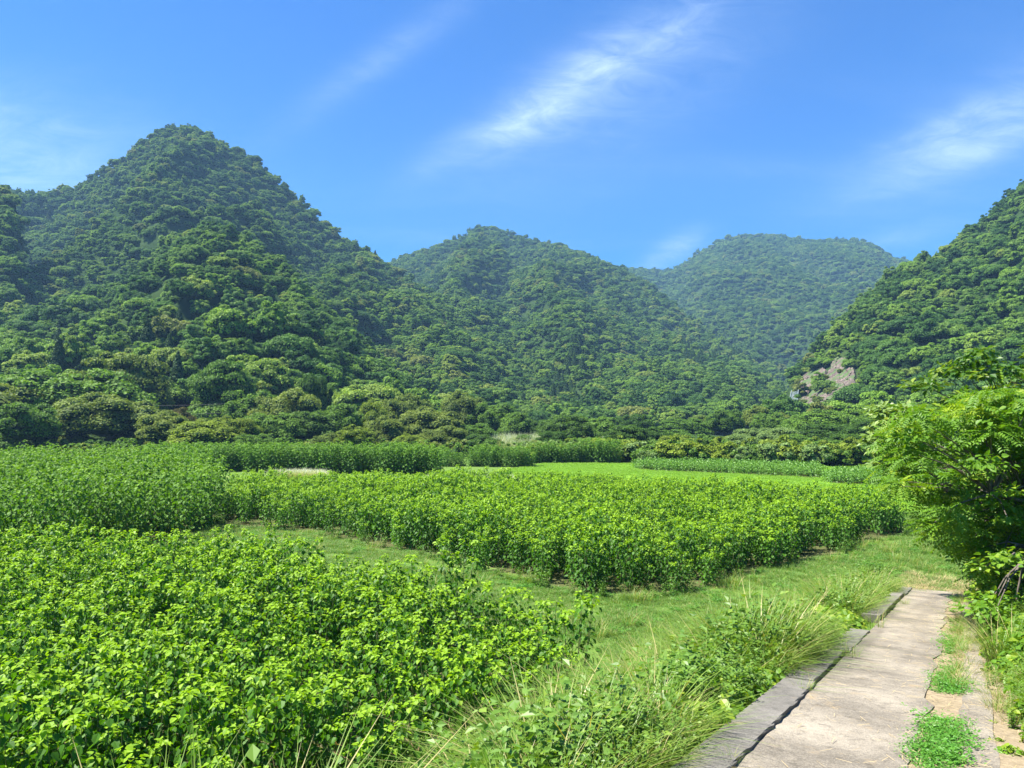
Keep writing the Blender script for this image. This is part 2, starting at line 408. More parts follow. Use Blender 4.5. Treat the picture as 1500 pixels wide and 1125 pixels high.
LAYERS = []
def layer(pts, D, B, p=1.0, amp=.16, cut=7.0, back=1.0, fx=80., fy=230., seed=0.):
    """ridge crest seen as rows pts=[(px,py)], standing D metres off; its flank starts B metres off"""
    pts = np.array(pts, float); D = np.array(D, float); B = np.array(B, float)
    LAYERS.append((pts, D, B, p, amp, cut, back, fx, fy, seed))
layer([(-600, 200), (-200, 200), (-40, 238), (0, 260), (12, 270), (20, 300), (34, 400), (60, 520), (80, 640)], [(-200, 430), (100, 400)], [(0, 260)], amp=.12, seed=3)
layer([(-600, 250), (-200, 262), (0, 266), (60, 274), (110, 258), (150, 232), (185, 208), (215, 180), (240, 169), (262, 170), (290, 180), (335, 203), (375, 222), (400, 250), (440, 285), (480, 320), (520, 350), (555, 370), (590, 392), (640, 425), (690, 462), (740, 500), (800, 540), (860, 578), (920, 612), (960, 640)],
      [(-200, 700), (250, 660), (560, 620), (900, 380)], [(-100, 230), (400, 250), (700, 230), (900, 240)], p=1.05, amp=.20, fx=75, fy=260, seed=11)
layer([(-600, 480), (-150, 470), (0, 445), (100, 425), (180, 395), (240, 345), (300, 312), (350, 335), (420, 385), (480, 440), (540, 500), (600, 556), (650, 598), (700, 625), (760, 645)],
      [(-100, 300), (300, 345), (600, 260), (760, 220)], [(-100, 138), (300, 150), (500, 150), (700, 175)], p=.95, amp=.18, fx=42, fy=120, seed=23)
layer([(380, 470), (470, 430), (520, 402), (575, 376), (620, 360), (660, 345), (700, 328), (720, 325), (745, 334), (780, 343), (820, 352), (870, 372), (910, 387), (950, 408), (1000, 450), (1050, 488), (1100, 522), (1140, 556), (1170, 600), (1200, 640)],
      [(400, 1050), (720, 1080), (900, 1000), (1150, 560)], [(400, 380), (700, 330), (900, 300), (1150, 290)], p=1.02, amp=.20, fx=95, fy=330, seed=37)
layer([(600, 520), (680, 500), (740, 498), (800, 500), (860, 508), (920, 515), (980, 522), (1040, 532), (1090, 552), (1120, 580), (1150, 620), (1180, 645)],
      [(600, 520), (800, 520), (1100, 450)], [(600, 300), (800, 270), (1100, 260)], p=.95, amp=.2, fx=55, fy=150, seed=41)
layer([(800, 470), (880, 410), (915, 390), (940, 391), (980, 394), (1000, 384), (1020, 368), (1050, 350), (1065, 342), (1130, 336), (1180, 345), (1210, 346), (1260, 346), (1290, 355), (1310, 371), (1340, 378), (1420, 400), (1600, 430), (1900, 450)],
      [(800, 1500), (1130, 1560), (1400, 1450)], [(900, 650), (1300, 600)], p=1.05, amp=.20, fx=130, fy=420, seed=53)
layer([(1100, 650), (1125, 625), (1140, 585), (1150, 560), (1155, 540), (1180, 513), (1210, 480), (1250, 440), (1290, 405), (1330, 378), (1370, 361), (1400, 343), (1440, 314), (1470, 290), (1500, 264), (1600, 205), (1700, 160), (2000, 90)],
      [(1120, 300), (1200, 340), (1500, 420), (1800, 460)], [(1120, 255), (1200, 215), (1350, 190), (1500, 175)], p=.92, amp=.10, fx=48, fy=140, seed=61)
layer([(1060, 655), (1095, 628), (1125, 606), (1160, 596), (1200, 592), (1240, 590), (1290, 588), (1350, 570), (1500, 540), (1900, 500)],
      [(1080, 215), (1200, 225), (1500, 250)], [(1080, 165), (1200, 160), (1500, 150)], p=.9, amp=.15, fx=30, fy=60, seed=67, cut=6)
def hill_z(X, Y):
    X = np.asarray(X, float); Y = np.maximum(np.asarray(Y, float), 1.)
    px = X / Y * F + 750
    out = np.zeros(np.broadcast(X, Y).shape)
    for pts, D, B, p, amp, cut, back, fx, fy, seed in LAYERS:
        py = np.interp(px, pts[:, 0], pts[:, 1])
        d = np.interp(px, D[:, 0], D[:, 1]); b = np.interp(px, B[:, 0], B[:, 1])
        zc = CZ + (HOR - py) / F * d - cut
        s = (Y - b) / (d - b)
        warp = 14 * (fbm(X / 60 + seed, Y / 60, 2) - .5)
        n = fbm((X + warp) / fx + seed, Y / fy + seed * .7, 3)
        ridged = 1 - np.abs(2 * n - 1)                      # crests between gullies
        ss = np.clip(s, 0, 1)
        f = ss ** p
        env = np.sin(np.pi * np.clip(ss, 0, 1)) ** .7
        f = f - amp * env * (1 - ridged) * 1.6 + amp * .25 * env
        f = np.where(s > 1, 1 - (s - 1) * back, f)
        z = np.where(s > 0, zc * f, -5)
        z = np.where(zc > 0, z, -5)
        out = np.maximum(out, z)
    return out

# field outlines
NEAR = [(-24, 27), (-13.6, 26.5), (-10.2, 27), (-6.6, 23.3), (-3.6, 21.5), (-1.6, 19.3), (.2, 17.3), (1.05, 15.8), (1.25, 14.2), (.6, 12.9), (-.5, 11.6), (-2.0, 10.0), (-3.4, 8.6), (-4.5, 7.2), (-5.3, 5.5), (-9, 4.5), (-20, 10)]
MID = [G(330, 768), G(470, 776), (-8.6, 36.2), G(540, 795), G(640, 812), G(700, 830), G(780, 848), G(860, 868), G(930, 870), G(1000, 864), G(1060, 852), G(1085, 838), G(1140, 825), G(1225, 808), G(1245, 795), G(1335, 779), (20.6, 41.5), (11, 49), (4, 54), (-3.2, 55), (-6, 52), (-12, 55), (-20.5, 56), (-17.6, 46)]
TALL = [(-14.6, 35.0), (-16.0, 42), (-25.5, 62), (-52, 62), (-34, 35), (-24, 30.5), (-18.2, 31.5)]
SOY1 = [(13.6, 86), (17, 82.5), (29.8, 72.5), (33.5, 83.5), (22, 91), (16, 92)]
SOY2 = [(27.2, 66.5), (33, 62), (44, 68), (38, 78), (31, 74.5)]
LAWN = [(-5, 57), (24, 44), (60, 55), (60, 80), (36, 92), (20, 98), (4, 98), (-1, 84)]

def build_ground():
    def axis(a, b, fine0, fine1, df, dc):
        f_ = np.arange(fine0, fine1, df); l = fine0 - np.cumsum(dc * 1.12 ** np.arange(60)); r = fine1 + np.cumsum(dc * 1.12 ** np.arange(60)) - dc
        return np.concatenate([[a], l[l > a][::-1], f_, r[r < b], [b]])
    xs = axis(-400, 400, -22, 34, .22, .5); ys = axis(-60, 150, 1, 50, .22, .5)
    X, Y = np.meshgrid(xs, ys); Z = ground_z(X, Y)
    var = np.zeros(X.shape)
    j = (fbm(X * .7, Y * .7, 2) - .5) * 1.2
    for pl in (NEAR, MID, TALL, SOY1, SOY2): var[inpoly(X + j, Y + j, pl)] = 1
    var[inpoly(X + j, Y + j, LAWN) & (var < 1)] = 2
    n, m_ = X.shape
    i = np.arange(n - 1)[:, None] * m_ + np.arange(m_ - 1)[None]
    Fc = np.stack([i, i + 1, i + 1 + m_, i + m_], -1).reshape(-1, 4)
    o = obj('ground', mesh_np('ground', np.stack([X, Y, Z], -1).reshape(-1, 3), Fc, M['ground'], var.ravel(), True)); tag(o, kind='structure')
    # hills, fine enough to carry the gullies
    us = np.linspace(-1.15, 1.15, 620); ys = np.geomspace(118, 1900, 420)
    U_, Y = np.meshgrid(us, ys); X = U_ * Y; Z = hill_z(X, Y) - .35
    n, m_ = X.shape
    i = np.arange(n - 1)[:, None] * m_ + np.arange(m_ - 1)[None]
    Fc = np.stack([i, i + 1, i + 1 + m_, i + m_], -1).reshape(-1, 4)
    o = obj('hills', mesh_np('hills', np.stack([X, Y, Z], -1).reshape(-1, 3), Fc, M['hill'], None, True)); tag(o, kind='structure')
build_ground()

# ------------------------------------------------------------------ lane
def strip(name, s0, s1, t0f, t1f, mat, dz, thick, ds=.18, nt=6, kind='structure', parent=None, wob=0., sink=0.):
    ss = np.arange(s0, s1 + 1e-6, ds); nt1 = nt + 1
    top = []
    for s in ss:
        a = t0f(s); b = t1f(s)
        for k in range(nt1):
            t = a + (b - a) * k / nt
            x, y = xy(s, t); z = float(ramp_z(s)) + dz + wob * (float(vnoise(x * 3, y * 3)) - .5) - (sink if k >= nt - 1 and k == nt else 0)
            top.append((x, y, z))
    top = np.array(top); bot = top - [0, 0, thick]
    n = len(ss)
    i = np.arange(n - 1)[:, None] * nt1 + np.arange(nt)[None]
    Ft = np.stack([i, i + 1, i + 1 + nt1, i + nt1], -1).reshape(-1, 4)
    N = len(top)
    e = []
    for r in range(n - 1):
        a = r * nt1; e.append((a, a + nt1, a + nt1 + N, a + N)); b = r * nt1 + nt; e.append((b + nt1, b, b + N, b + nt1 + N))
    for k in range(nt):
        e.append((k + 1, k, k + N, k + 1 + N)); b = (n - 1) * nt1 + k; e.append((b, b + 1, b + 1 + N, b + N))
    o = obj(name, mesh_np(name, np.concatenate([top, bot]), [Ft, np.array(e)], mat, None, False), parent)
    if kind: tag(o, kind=kind)
    return o
wv = lambda s, f=1., a=.05, o=0.: a * (float(vnoise(s * f + o, 3.7 + o)) - .5) * 2
SEND = 21.4
strip('concrete_lane', -14, SEND, lambda s: .0, lambda s: 1.04 + wv(s, 1.5, .07, 5) + wv(s, 6, .025, 9), M['concrete'], .03, .15, wob=.012)
strip('wheel_track', -14, SEND - .5, lambda s: 1.33 + wv(s, 1.7, .05, 20) + wv(s, 6, .02, 29), lambda s: 1.57 + wv(s, 1.1, .06, 31), M['concrete'], .026, .15, wob=.014, nt=3)
strip('earth_strip', -14, SEND + 2.5, lambda s: .9, lambda s: 1.95 + wv(s, .9, .15, 44), M['earth'], .018, .05, wob=.03, nt=12, sink=.09)
# bare reddish earth showing on the right verge
def earth_patch():
    g = 26; s = np.linspace(-2.5, 3.1, g); t = np.linspace(1.62, 3.9, g); S_, T_ = np.meshgrid(s, t)
    X, Y = xy(S_, T_); Z = ground_z(X, Y) + .03 + .06 * (fbm(X * 3, Y * 3, 3) - .4)
    edge = np.minimum(np.minimum(S_ + 2.5, 3.1 - S_), np.minimum(T_ - 1.62, 3.9 - T_)); Z -= .2 * (edge < .12)
    i = np.arange(g - 1)[:, None] * g + np.arange(g - 1)[None]
    Fc = np.stack([i, i + 1, i + 1 + g, i + g], -1).reshape(-1, 4)
    o = obj('earth_bank', mesh_np('earth_bank', np.stack([X, Y, Z], -1).reshape(-1, 3), Fc, M['earth'], None, True)); tag(o, kind='structure')
earth_patch()
# kerb of long concrete slabs, each a piece of its own, slightly out of line
def kerb():
    root = empty('concrete_kerb', (P0[0], P0[1], float(ramp_z(0))))
    tag(root, 'weathered grey concrete kerb of long slabs along the left edge of the lane', 'kerb')
    inv = Matrix.Translation(root.location).inverted()
    sY = lambda y: (y - P0[1]) / PD[1]
    pieces = [(sY(-3), sY(2.6), 0, .03), (sY(2.63), sY(8.2), 0, .034), (sY(8.30), sY(10.38), -.04, .026), (sY(10.48), sY(12.75), .012, .022), (sY(14.45), sY(17.5), .0, .085), (sY(17.54), sY(20.6), -.02, .07), (sY(20.65), sY(23.2), .02, .04)]
    for a, b, off, h in pieces:
        n = max(4, int((b - a) / .12)); ss = np.linspace(a, b, n)
        prof = np.array([[-.32, -.28], [-.32, h - .02], [-.31, h], [-.012, h], [0, h - .01], [0, -.10]])
        V = []
        for s in ss:
            for k, (t, z) in enumerate(prof):
                j = .012 * (float(vnoise(s * 7 + k * 3.1, k)) - .5) + (.012 * (float(vnoise(s * 23, k * 1.7)) - .5) if k >= 3 else 0)
                x, y = xy(s, t + off + j * 1.4); V.append((x - root.location.x, y - root.location.y, float(ramp_z(s)) + .03 + z + j - root.location.z))
        k = len(prof); Fc = []
        for r in range(n - 1):
            for q in range(k - 1):
                Fc.append((r * k + q, r * k + q + 1, (r + 1) * k + q + 1, (r + 1) * k + q))
        me = bpy.data.meshes.new('kerb_slab')
        me.from_pydata(V, [], Fc + [tuple(range(k))[::-1], tuple(range((n - 1) * k, n * k))])
        me.materials.append(M['kerb'])
        obj('kerb_slab', me, root)
kerb()

# ------------------------------------------------------------------ plant prototypes
def mulberry_bush_mesh(seed, h=1.75, spread=.42, nsh=6, leaf=.14, step=.055, zb=.10, mat='mulberry', young=16, lean=.6, side=1.0):
    g = np.random.default_rng(seed)
    P, A, N, S, Vr, paths = [], [], [], [], [], []
    for k in range(nsh):
        a = k / nsh * 6.283 + g.uniform(-.5, .5); rr = spread * math.sqrt(g.uniform(.05, 1))
        tip = np.array([math.cos(a) * rr, math.sin(a) * rr, h * g.uniform(.70, 1.08)])
        base = np.array([tip[0] * (1 - lean) * .6, tip[1] * (1 - lean) * .6, 0])
        n = int(tip[2] / step)
        tt = np.linspace(0, 1, 8)[:, None]
        c = base + (tip - base) * tt; c[:, :2] += (tt * (1 - tt)) * (tip[:2] - base[:2]) * .5
        paths.append((c, np.linspace(.012, .003, 8)))
        ph = g.uniform(0, 6.28)
        for i in range(n):
            f = i / n; z = f * tip[2]
            if z < zb: continue
            p = np.array([np.interp(f, tt[:, 0], c[:, j]) for j in range(3)])
            th = ph + i * 2.4; out = np.array([math.cos(th), math.sin(th), 0])
            pet = (g.uniform(.03, .20) if f > .5 else g.uniform(.05, .30)) * (1.15 - f * .5) * side
            droop = g.uniform(.5, 1.5)
            P.append(p + out * pet + [0, 0, .02]); A.append(out + [0, 0, -droop] + g.normal(size=3) * .25)
            N.append(np.array([0, 0, 1.0]) + out * droop * .8 + g.normal(size=3) * .3)
            S.append(leaf * g.uniform(.7, 1.15) * (1 - .25 * f)); Vr.append(max(0, f - .74) * 2.4 * g.uniform(.4, 1))
        for i in range(young):
            th = g.uniform(0, 6.28); out = np.array([math.cos(th), math.sin(th), 0])
            P.append(tip + out * g.uniform(.0, .09) + [0, 0, g.uniform(-.10, .05)]); A.append(out + [0, 0, g.uniform(-.9, .35)]); N.append(np.array([0, 0, 1.0]) - out * .2 + g.normal(size=3) * .25)
            S.append(leaf * g.uniform(.38, .75)); Vr.append(g.uniform(.6, 1))
    P, A, N, S, Vr = map(np.array, (P, A, N, S, Vr))
    V, Fc = leaf_cloud(P, A, N, S, T_HEART)
    leaves = mesh_np('foliage', V, Fc, M[mat], np.repeat(Vr, 6))
    sv, sf = tubes(paths, 4)
    return leaves, mesh_np('stems', sv, sf, M['stem'])
BUSH = [mulberry_bush_mesh(100 + i, h=1.75 * s, spread=.46, leaf=.145, step=.048, nsh=7) for i, s in enumerate((1, .95, 1.05, .9, 1.02, .97))]
TALLB = [mulberry_bush_mesh(200 + i, h=3.08 * s, spread=1.15, nsh=15, leaf=.20, step=.075, zb=.15, mat='mulberry_tall', young=6, lean=.75, side=1.7) for i, s in enumerate((1, .93, 1.06, .98))]

def joined(name, a, b):
    """one mesh of foliage + stems for scattered copies"""
    va = np.empty(len(a.vertices) * 3, np.float32); a.vertices.foreach_get('co', va); vb = np.empty(len(b.vertices) * 3, np.float32); b.vertices.foreach_get('co', vb)
    la = np.empty(len(a.loops), np.int32); a.loops.foreach_get('vertex_index', la); lb = np.empty(len(b.loops), np.int32); b.loops.foreach_get('vertex_index', lb)
    var = np.zeros(len(a.vertices), np.float32); a.attributes['var'].data.foreach_get('value', var)
    na = len(a.vertices)
    return mesh_np(name, np.concatenate([va.reshape(-1, 3), vb.reshape(-1, 3)]), [la.reshape(-1, 4), lb.reshape(-1, 4) + na], [a.materials[0], b.materials[0]],
                   np.concatenate([var, np.zeros(len(b.vertices))]), midx=np.concatenate([np.zeros(len(la) // 4), np.ones(len(lb) // 4)]))

def scatter(name, protos, pts, rz, sc, label=None, cat=None, tilt=None, pick=None):
    """one 'stuff' object whose geometry nodes set proto meshes on points"""
    n = len(pts)
    me = bpy.data.meshes.new(name); me.vertices.add(n); me.vertices.foreach_set('co', np.asarray(pts, np.float32).ravel())
    rot = np.zeros((n, 3), np.float32); rot[:, 2] = rz
    if tilt is not None: rot[:, :2] = tilt
    sc = np.asarray(sc, np.float32)
    if sc.ndim == 1: sc = np.repeat(sc[:, None], 3, 1)
    a = me.attributes.new('rot', 'FLOAT_VECTOR', 'POINT'); a.data.foreach_set('vector', rot.ravel())
    a = me.attributes.new('scl', 'FLOAT_VECTOR', 'POINT'); a.data.foreach_set('vector', sc.ravel())
    pick = rng.integers(0, len(protos), n) if pick is None else np.asarray(pick)
    a = me.attributes.new('pick', 'INT', 'POINT'); a.data.foreach_set('value', pick.astype(np.int32))
    o = obj(name, me)
    ng = bpy.data.node_groups.new(name, 'GeometryNodeTree')
    ng.interface.new_socket('Geometry', in_out='INPUT', socket_type='NodeSocketGeometry'); ng.interface.new_socket('Geometry', in_out='OUTPUT', socket_type='NodeSocketGeometry')
    gi = ng.nodes.new('NodeGroupInput'); go = ng.nodes.new('NodeGroupOutput')
    g2i = ng.nodes.new('GeometryNodeGeometryToInstance')
    for m_ in protos:
        po = bpy.data.objects.new('proto_' + name, m_)         # never linked to the scene: only the source of the scattered mesh
        ob = ng.nodes.new('GeometryNodeObjectInfo'); ob.inputs[0].default_value = po; ob.transform_space = 'ORIGINAL'; ob.inputs['As Instance'].default_value = True
        ng.links.new(ob.outputs['Geometry'], g2i.inputs[0])
    def attr(nm, typ):
        x = ng.nodes.new('GeometryNodeInputNamedAttribute'); x.data_type = typ; x.inputs['Name'].default_value = nm
        return x.outputs['Attribute']
    iop = ng.nodes.new('GeometryNodeInstanceOnPoints')
    # multi-input order is last link first, so link protos in reverse is unnecessary: any order is fine for look-alikes
    last = None
    j = ng.nodes.new('GeometryNodeJoinGeometry')
    ng.nodes.remove(g2i)
    obs = [x for x in ng.nodes if x.bl_idname == 'GeometryNodeObjectInfo']
    for x in obs: ng.links.new(x.outputs['Geometry'], j.inputs[0])
    ng.links.new(gi.outputs[0], iop.inputs['Points']); ng.links.new(j.outputs[0], iop.inputs['Instance'])
    if len(protos) > 1:
        iop.inputs['Pick Instance'].default_value = True; ng.links.new(attr('pick', 'INT'), iop.inputs['Instance Index'])
    e2r = ng.nodes.new('FunctionNodeEulerToRotation'); ng.links.new(attr('rot', 'FLOAT_VECTOR'), e2r.inputs[0])
    ng.links.new(e2r.outputs[0], iop.inputs['Rotation']); ng.links.new(attr('scl', 'FLOAT_VECTOR'), iop.inputs['Scale'])
    ng.links.new(iop.outputs[0], go.inputs[0])
    md = o.modifiers.new('scatter', 'NODES'); md.node_group = ng
    tag(o, label, cat, kind='stuff')
    return o
def plant(name, parts, loc, rz, sc, label, cat, group, tilt=(0, 0)):
    r = empty(name, loc, rz, sc); r.rotation_euler = (tilt[0], tilt[1], rz)
    tag(r, label, cat, group)
    for nm, me in parts:
        c = obj(nm, me, r)
        if nm in ('foliage', 'blades', 'crown_leaves', 'seed_head'): c['kind'] = 'stuff'
    return r

# ------------------------------------------------------------------ mulberry fields
def grid_pts(poly, dx, dy, jit, ang=0.):
    c, s = math.cos(ang), math.sin(ang)
    P = np.array(poly); Q = np.stack([P[:, 0] * c + P[:, 1] * s, -P[:, 0] * s + P[:, 1] * c], -1)
    a = np.arange(Q[:, 0].min(), Q[:, 0].max(), dx); b = np.arange(Q[:, 1].min(), Q[:, 1].max(), dy)
    A, B = np.meshgrid(a, b); A = A + rng.uniform(-jit, jit, A.shape) * dx; B = B + rng.uniform(-jit, jit, B.shape) * dy
    A, B = A.ravel(), B.ravel(); X = A * c - B * s; Y = A * s + B * c
    k = inpoly(X, Y, poly); return X[k], Y[k]
def near_field():
    X, Y = grid_pts(NEAR, .66, .92, .26, R(18))
    keep = (np.abs(X) < .80 * Y + 2.5) & (Y > 5.2)
    keep &= fbm(X * 1.1, Y * 1.1, 2) < .72
    X, Y = X[keep], Y[keep]
    sc = .98 + .5 * (fbm(X * .45, Y * .45, 2) - .5) + rng.uniform(-.1, .1, len(X))
    order = np.argsort(X ** 2 + Y ** 2); X, Y, sc = X[order], Y[order], sc[order]
    Z = ground_z(X, Y) - .02
    lab = 'leafy mulberry bush with yellow-green shoot tips in the dense near field'
    grp = 'mulberry bushes of the near field'
    for i in range(min(300, len(X))):
        l, s_ = BUSH[i % 6]; d_ = math.hypot(X[i], Y[i]); q = X[i] / Y[i]
        depth_ = 'front' if d_ < 10 else ('second' if d_ < 12.5 else ('middle' if d_ < 15 else ('fourth' if d_ < 17.5 else 'rear'))); side_ = 'far left end' if q < -.55 else ('left part' if q < -.38 else ('centre' if q < -.2 else ('right of centre' if q < -.04 else 'right end by the bank')))
        lab = f'yellow-green tipped mulberry bush, {depth_} rows of near field, {side_}'
        plant('mulberry_bush', [('foliage', l), ('stems', s_)], (X[i], Y[i], Z[i]), rng.uniform(0, 6.28), (sc[i] * 1.05, sc[i] * 1.05, sc[i]), lab, 'mulberry bush', grp)
    J = [joined('bush_mix', *b) for b in BUSH]
    # beyond the first 300: the rest of the near block, and the block across the grass lane
    X2, Y2, S2 = X[300:], Y[300:], sc[300:]
    Xm, Ym = grid_pts(MID, .68, .90, .28, R(18))
    k = fbm(Xm * .8 + 9, Ym * .8, 2) < .75; Xm, Ym = Xm[k], Ym[k]
    Sm = 1.0 + .32 * (fbm(Xm * .35, Ym * .35, 2) - .5) * 2 + rng.uniform(-.1, .1, len(Xm))
    print('bushes', len(X), len(Xm))
    ex, ey = rng.uniform(-1, 1, len(Xm)) * .5, rng.uniform(-1, 1, len(Xm)) * .5; Xm = Xm + ex * (rng.random(len(Xm)) < .15); Ym = Ym + ey * (rng.random(len(Xm)) < .15)
    edge = ~(inpoly(Xm + .7, Ym, MID) & inpoly(Xm - .7, Ym, MID) & inpoly(Xm, Ym - .7, MID) & inpoly(Xm, Ym + .7, MID)); Sm = np.where(edge, Sm * rng.uniform(.6, 1.08, len(Xm)), Sm)
    pts = np.stack([np.r_[X2, Xm], np.r_[Y2, Ym], np.zeros(len(X2) + len(Xm))], -1)
    s = np.r_[S2, Sm]
    scatter('mulberry_crop', J, pts, rng.uniform(0, 6.28, len(pts)), np.stack([s * 1.05, s * 1.05, s], -1),
            'bright green mulberry crop filling the block across the grass lane', 'mulberry crop')
near_field()
for (px, py, h, lab) in [(672, 905, 1.22, 'tall dark mulberry bush standing out at the far edge of the near field'),
                     (868, 985, 1.12, 'mulberry bush at the right-hand corner of the near field above the weeds')]:
    x, y = G(px, py) if px < 700 else (1.15, 14.9)
    l, s_ = mulberry_bush_mesh(300 + px, h=1.75, spread=.5, nsh=9)
    plant('mulberry_bush', [('foliage', l), ('stems', s_)], (x, y, 0), 1.0, h, lab, 'mulberry bush', 'mulberry bushes of the near field')
def tall_field():
    X, Y = grid_pts(TALL, 1.75, 1.75, .25, R(10))
    k = (np.abs(X) < .72 * Y + 2); X, Y = X[k], Y[k]
    o = np.argsort(Y); X, Y = X[o], Y[o]
    print('tall', len(X))
    for i in range(len(X)):
        if i >= 290: break
        l, s_ = TALLB[i % 4]; s = 1.0 + .10 * (Y[i] - 34) / 26 + random.uniform(-.1, .1)
        edge = X[i] > -.4 * Y[i] - 1.0
        plant('mulberry_tree', [('foliage', l), ('stems', s_)], (X[i], Y[i], 0), random.uniform(0, 6.28), (s * 1.1, s * 1.1, s * .98),
              ('tall mulberry tree at the right edge of the high block, ' if edge else 'tall mulberry tree inside the high left block, ') + ('front rows' if Y[i] < 40 else ('middle rows' if Y[i] < 50 else 'back rows')) + ('' if edge or X[i] / Y[i] > -.55 else ', towards its left end'), 'mulberry tree', 'tall mulberry trees of the left block')
    # long hedge of tall mulberries along the far side of the field
    k = 0
    for px in np.arange(226, 905, 7.0):
        for row in range(2 if px < 640 else 1):
            if px < 640: base = np.interp(px, [226, 340, 640], [84, 82, 78]); h = .92
            elif px < 780: base = 91; h = .78
            else: base = 99; h = .95
            Yb = base + row * 3.0 + random.uniform(-.8, .8); x = (px + random.uniform(-3, 3) - 750) / F * Yb
            l, s_ = TALLB[k % 4]; k += 1; s = h * random.uniform(.85, 1.12)
            if vnoise(px * .021 + 2, 1.5) < .2: s *= .7
            seg = 'at the left of the long far hedge' if px < 430 else ('in the middle of the long far hedge' if px < 640 else 'in the low right part of the far hedge')
            plant('hedge_shrub', [('foliage', l), ('stems', s_)], (x, Yb, 0), random.uniform(0, 6.28), (s * 1.35, s * 1.35, s),
                  'dark leafy mulberry shrub ' + seg + ' behind the fields', 'shrub', 'mulberry shrubs of the far hedge')
    print('hedge', k)
tall_field()

# bean field far right
def soy():
    g = np.random.default_rng(5); n = 90
    P = g.uniform(-.45, .45, (n, 3)); P[:, 2] = g.uniform(.15, .95, n)
    P[:, 2] *= 1 - .35 * (P[:, 0] ** 2 + P[:, 1] ** 2) * 2
    out = norm(P * [1, 1, .2]); V, Fc = leaf_cloud(P, out + [0, 0, -.2] + g.normal(size=(n, 3)) * .4, out * .4 + [0, 0, 1] + g.normal(size=(n, 3)) * .25, g.uniform(.14, .24, n), T_LEAF)
    me = mesh_np('bean_plant', V, Fc, M['soy'], np.repeat(g.random(n) * .8, 4))
    for nm, pl, lab in (('bean_crop', SOY1, 'low green bean crop block beside the bright lawn, left and larger one'), ('bean_crop', SOY2, 'low green bean crop block beside the right-hand tree, smaller one')):
        X, Y = grid_pts(pl, .8, .7, .3, .3)
        scatter(nm, [me], np.stack([X, Y, X * 0], -1), rng.uniform(0, 6.28, len(X)), rng.uniform(.85, 1.2, len(X)), lab, 'bean crop')
soy()

# ------------------------------------------------------------------ grasses and weeds
def blades(seed, n, h, spread, width, bend, mat, dry=.1, segs=3):
    g = np.random.default_rng(seed); V, Fc, var = [], [], []
    for i in range(n):
        a = g.uniform(0, 6.28); r = spread * math.sqrt(g.random()); b = np.array([math.cos(a) * r, math.sin(a) * r, -.02])
        la = a + g.normal() * .8; d = np.array([math.cos(la), math.sin(la), 0]); hh = h * g.uniform(.5, 1.1); bd = bend * g.uniform(.4, 1.5)
        side = np.array([-d[1], d[0], 0]) * width * g.uniform(.7, 1.2); off = len(V); v = (g.uniform(.7, 1) if g.random() < dry else g.uniform(0, .35))
        for k in range(segs + 1):
            f = k / segs; c = b + d * hh * bd * f * f + np.array([0, 0, hh * (f - .32 * bd * f * f)])
            if k < segs: V += [c - side * (1 - f * .6), c + side * (1 - f * .6)]; var += [v, v]
            else: V.append(c); var.append(v)
        for k in range(segs - 1): Fc.append((off + 2 * k, off + 2 * k + 1, off + 2 * k + 3, off + 2 * k + 2))
        k = segs - 1; Fc.append((off + 2 * k, off + 2 * k + 1, off + 2 * k + 2, off + 2 * k + 2))
    quads = np.array([f for f in Fc if f[2] != f[3]]); tris = np.array([f[:3] for f in Fc if f[2] == f[3]])
    return mesh_np('blades', np.array(V), [quads, tris] if len(quads) else [tris], M[mat], var)
LOWG = [blades(10 + i, 26, .10, .11, .004, .8, 'grass', .12, 2) for i in range(4)]
LAWNG = [blades(30 + i, 30, .22, .24, .012, .7, 'lawn', .05, 2) for i in range(3)]
TALLG = [blades(50 + i, 60, .95, .16, .006, .75, 'tallgrass', .13, 4) for i in range(4)]
FINEG = [blades(70 + i, 55, .55, .2, .004, .9, 'tallgrass', .3, 3) for i in range(3)]
STRAWG = [blades(80 + i, 22, .28, .16, .003, 1.2, 'straw', 1, 3) for i in range(2)]
PALEG = [blades(90 + i, 60, .7, .35, .012, .9, 'palegrass', .5, 3) for i in range(2)]
def herb(seed, h, n, leaf, mat, T=T_LEAF, spread=.18, stems=6):
    g = np.random.default_rng(seed); P, A, N, S, Vr = [], [], [], [], []
    for k in range(stems):
        a = g.uniform(0, 6.28); tip = np.array([math.cos(a) * spread * g.random() * 1.6, math.sin(a) * spread * g.random() * 1.6, h * g.uniform(.6, 1.05)])
        for i in range(n):
            f = (i + .5) / n; p = tip * [f, f, f]; th = i * 2.4 + a; out = np.array([math.cos(th), math.sin(th), 0])
            P.append(p + out * .02); A.append(out + [0, 0, g.uniform(-.3, .6)]); N.append(np.array([0, 0, 1.]) + g.normal(size=3) * .4); S.append(leaf * g.uniform(.6, 1.2) * (1.1 - .5 * f)); Vr.append(max(0, f - .6) * 1.8 * g.random())
    P, A, N, S, Vr = map(np.array, (P, A, N, S, Vr))
    V, Fc = leaf_cloud(P, A, N, S, T)
    return mesh_np('herb', V, Fc, M[mat], np.repeat(Vr, len(T[0])))
HERB = [herb(400 + i, .62, 22, .09, 'herb') for i in range(3)]
GOLD = [herb(410 + i, 1.0, 34, .11, 'herb', spread=.14, stems=5) for i in range(2)]
CLOV = [herb(420 + i, .14, 9, .06, 'clover', spread=.22, stems=14) for i in range(3)]
